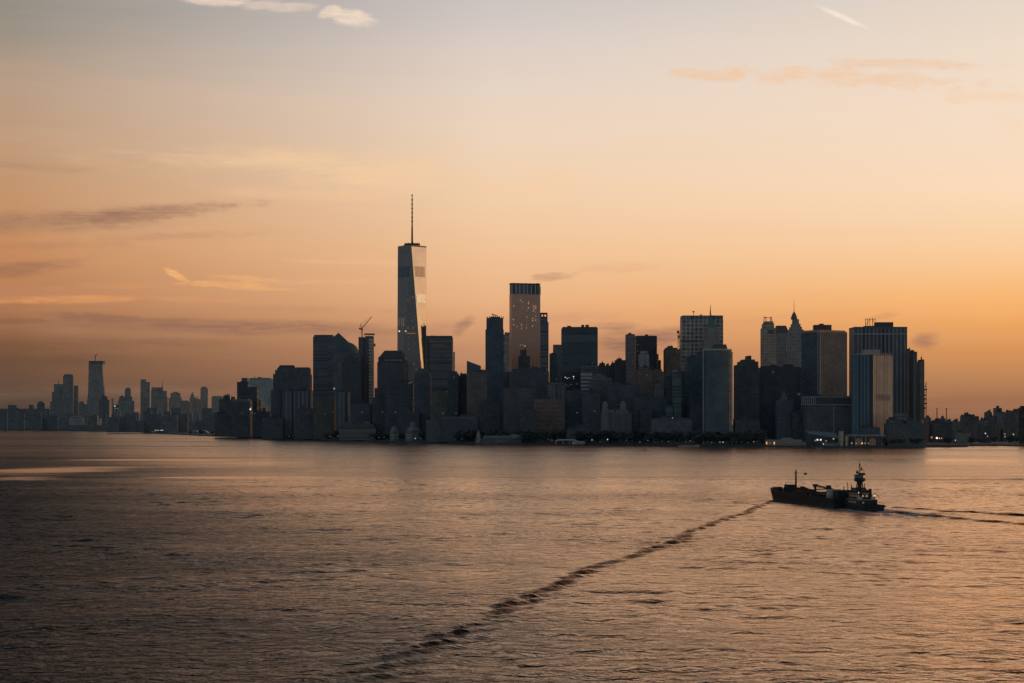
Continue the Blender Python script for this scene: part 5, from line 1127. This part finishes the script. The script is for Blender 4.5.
for x_ in np.arange(-L/2+16, L/2-30, 7.5): m.box(x_-.2,x_+.2,-3.6,3.3,4.3,5.3)
for x_ in (-2,0,2,4): m.tube((x_,-9,5.9),(x_,9,5.9),.34,n=6)
m.build('deck_pipe', PIPE, bg)
vr = random.Random(8)
for k in range(22):
    x_ = -L/2+16+vr.uniform(0,72); y_ = vr.choice([-8,-6,5.5,8])+vr.uniform(-1,1); hh = vr.uniform(1.2,3.4); m = MB(); m.tube((x_,y_,4.3),(x_,y_,4.3+hh),.28); m.ball((x_,y_,4.3+hh),.55,6,4); m.build('vent', STEEL, bg)
for k in range(12):
    x_ = -L/2+16+k*6.4; y_ = vr.choice([-6.5,6.5]); m = MB(); m.tube((x_,y_,4.3),(x_,y_,5.5),1.3,1.2,8); m.build('hatch', plain('hatch_paint',(40,32,30)), bg)
def derrick(x_, y_, h_, bx, by, bz):
    m = MB(); m.tube((x_,y_,4.3),(x_,y_,4.3+h_),.75,.55,8); m.box(x_-1.1,x_+1.1,y_-1.1,y_+1.1,4.3+h_-.9,4.3+h_+.5); d_ = m.build('derrick_post', STEEL, bg)
    m = MB(); p_ = Vector((x_,y_,4.3+h_)); q_ = Vector((bx,by,bz)); m.tube(p_, q_, .5, .35, 6); m.tube(p_-Vector((0,0,2.4)), p_.lerp(q_,.55), .28); m.build('boom', PIPE, d_)
derrick(-3, 1.5, 5.8, -9.5, -11.5, 6.4)
derrick(27, -1, 3.6, 18, -8.0, 5.2)
derrick(-6, -5.0, 5.2, -14, -6.0, 7.0)
m = MB(); m.box(-18,-14,-4.6,-1.0,4.3,7.6); m.build('pump_engine', HULL, bg)
m = MB(); m.box(12,16,-4.0,0,4.3,7.2); m.build('locker', HULL, bg)
m = MB()
for s in (-1,1):
    for x_ in np.arange(-L/2+4, L/2-18, 5): m.tube((x_,s*10.3,5.1),(x_,s*10.3,6.3),.07,n=4)
    m.tube((-L/2+4,s*10.3,6.3),(L/2-18,s*10.3,6.3),.06,n=4); m.tube((-L/2+4,s*10.3,5.8),(L/2-18,s*10.3,5.8),.05,n=4)
m.build('railing', STEEL, bg)
m = MB(); m.box(-L/2+10,-L/2+13.4,3.0,9.6,4.3,9.4); m.build('white_box', plain('bright_box',(118,116,110)), bg)
m = MB(); m.box(-L/2+1.5,-L/2+9,-9.8,7.6,4.3,9.2); m.box(-L/2+3,-L/2+8,-8,-2,9.2,10.4); m.build('stern_house', HULL, bg)
for y_ in (-7.5,-4.5,-.5,3.5): m = MB(); m.tube((-L/2+4,y_,9.2),(-L/2+4,y_,11.4+vr.uniform(-.6,1.2)),.3); m.build('exhaust', STEEL, bg)
m = MB(); m.tube((-L/2+12,-1,4.3),(-L/2+12,-1,13),.22); m.build('light_mast', STEEL, bg)
m = MB(); m.box(L/2-27.2,L/2-27,-5.4,-3.6,14.6,15.7); m.tube((L/2-24,0,15.6),(L/2-27,-4.4,15.7),.06,n=4); m.build('flag', plain('dark_flag',(40,34,38)), bg)

tg = ship_thing('tugboat', 'pusher tug with a high lattice-raised wheelhouse behind the barge', 'tug', tugc)
m = MB(); zt = hullm(m, 37, 11.4, 2.1, 8, 6, 3.2, .82); m.build('hull', [HULL, plain('tug_deck',(34,28,28))], tg)
m = MB()
for s in (-1,1): m.tube((-18,s*5.3,2.4),(10,s*5.75,2.7),.42)
m.tube((-18.6,-4.8,2.4),(-18.6,4.8,2.4),.5); m.build('fender', STEEL, tg)
m = MB(); m.box(-9,11,-4.4,4.4,2.1,5.2); dh = m.build('lower_house', BLU, tg)
m = MB(); m.box(-3,10.5,-3.9,3.9,5.35,8.0); uh = m.build('upper_house', BLU, tg)
for par, z_, xx, yf in ((dh,3.4,-9.1,4.45),(uh,6.5,-3.1,3.95)):
    for y_ in (-3.0,-1.0,1.0,3.0): m = MB(); m.box(xx-.05,xx,y_-.5,y_+.5,z_,z_+1.0); m.build('window', emit('cabin_glow' if z_>5 else 'cabin_glow_low',(255,200,120),.30 if z_>5 else .12), par)
    for x_ in (-1.5,1.5,4.5,7.5): 
        for s in (-1,1): m = MB(); m.box(x_-.5,x_+.5,s*yf-(.0 if s>0 else .06),s*yf+(.06 if s>0 else 0),z_,z_+1.0); m.build('window', emit('side_glow',(255,200,120),.10), par)
m = MB(); m.box(-8.8,10.8,-4.9,4.9,5.2,5.35); m.box(-4.2,11,-4.3,4.3,8.0,8.15); m.build('deck_edge', WHT, tg)
m = MB(); m.box(2,8,-3.0,3.0,8.15,10.2); m.build('bridge', BLU, tg)
m = MB()
for a,b in ((3,-1.2),(3,1.2),(6,-1.2),(6,1.2)): m.tube((a,b,10.2),(a+(4.5-a)*.3,b*.6,14.2),.34)
m.tube((4.5,0,10.2),(4.5,0,14.2),1.0,.9,8)
for k in range(3): m.tube((3,-1.2,10.4+k*1.3),(6,1.2,11.4+k*1.3),.14)
tw = m.build('wheelhouse_tower', STEEL, tg)
m = MB(); r8 = [(4.5+2.7*math.cos(6.283*k/8+.39), 2.7*math.sin(6.283*k/8+.39)) for k in range(8)]; r9 = [(4.5+(x-4.5)*1.12, y*1.12) for x, y in r8]
m.prism([(4.5+(x-4.5)*.75, y*.75) for x,y in r8], 13.9, 14.8, 0, None, r9, True); m.prism(r9, 14.8, 15.1, 0, 0); m.prism(r8, 15.1, 16.0, 0, 0)
wh = m.build('wheelhouse', BLU, tg)
m = MB(); m.prism([(4.5+(x-4.5)*.985, y*.985) for x,y in r8], 16.0, 17.3, 0, 0); m.build('window_band', plain('wheelhouse_glass',(38,42,48),.2), wh)
m = MB(); m.prism(r9, 17.3, 17.6, 0, 0, None, True); m.box(2.6,5.6,-2.2,.4,17.6,18.4); m.build('roof', BLU, wh)
m = MB(); m.tube((4.5,0,17.6),(4.5,0,24.0),.30,.14); m.box(4.3,4.7,-1.7,1.7,19.6,19.85); m.box(4.3,4.7,-1.1,1.1,21.2,21.4); m.ball((4.5,-.9,20.5),.55); m.ball((4.5,1.3,18.7),.75); m.ball((4.5,0,22.4),.5); m.tube((4.5,-2.2,17.6),(4.5,-2.2,20.2),.1); m.build('mast', STEEL, tg)
for s in (-1,1):
    m = MB(); m.tube((-3.6,s*2.5,5.35),(-3.9,s*2.5,10.6),.85,.8,10); m.build('funnel', HULL, tg)
    m = MB(); m.tube((9.5,s*4.2,8.1),(9.5,s*4.2,11.6),.12); m.build('whip_antenna', STEEL, tg)
m = MB(); m.tube((-12,-2.4,3.4),(-12,2.4,3.4),1.3,n=12); m.box(-13,-11,-3,-2.5,2.1,5.0); m.box(-13,-11,2.5,3,2.1,5.0); m.build('towing_winch', STEEL, tg)
m = MB(); m.tube((-8.2,-3.4,5.35),(-8.2,-3.4,8.6),.2); m.tube((-8.2,-3.4,8.2),(-13,-3.9,7.2),.15); m.build('stern_davit', STEEL, tg)
m = MB(); m.ball((-8.4,-3.4,7.4),.42); m.build('deck_lamp', emit('deck_lamp_glow',(255,235,190),.9), tg)
m = MB(); m.ball((-3.5,3.2,8.7),.38); m.build('deck_lamp', emit('deck_lamp_glow',(255,200,110),1.4), tg)
for s in (-1,1): m = MB(); m.box(-6,-2,s*3.2-.7,s*3.2+.7,5.4,6.6); m.build('life_raft', WHT, tg)
m = MB()
for s in (-1,1):
    for x_ in np.arange(-17.5,-8,2.4): m.tube((x_,s*5.0,3.0),(x_,s*5.0,4.1),.07,n=4)
    m.tube((-17.5,s*5.0,4.1),(-8,s*5.2,4.1),.06,n=4)
m.build('railing', STEEL, tg)
for o in list(bpy.data.objects):
    if 'base' in o: del o['base']
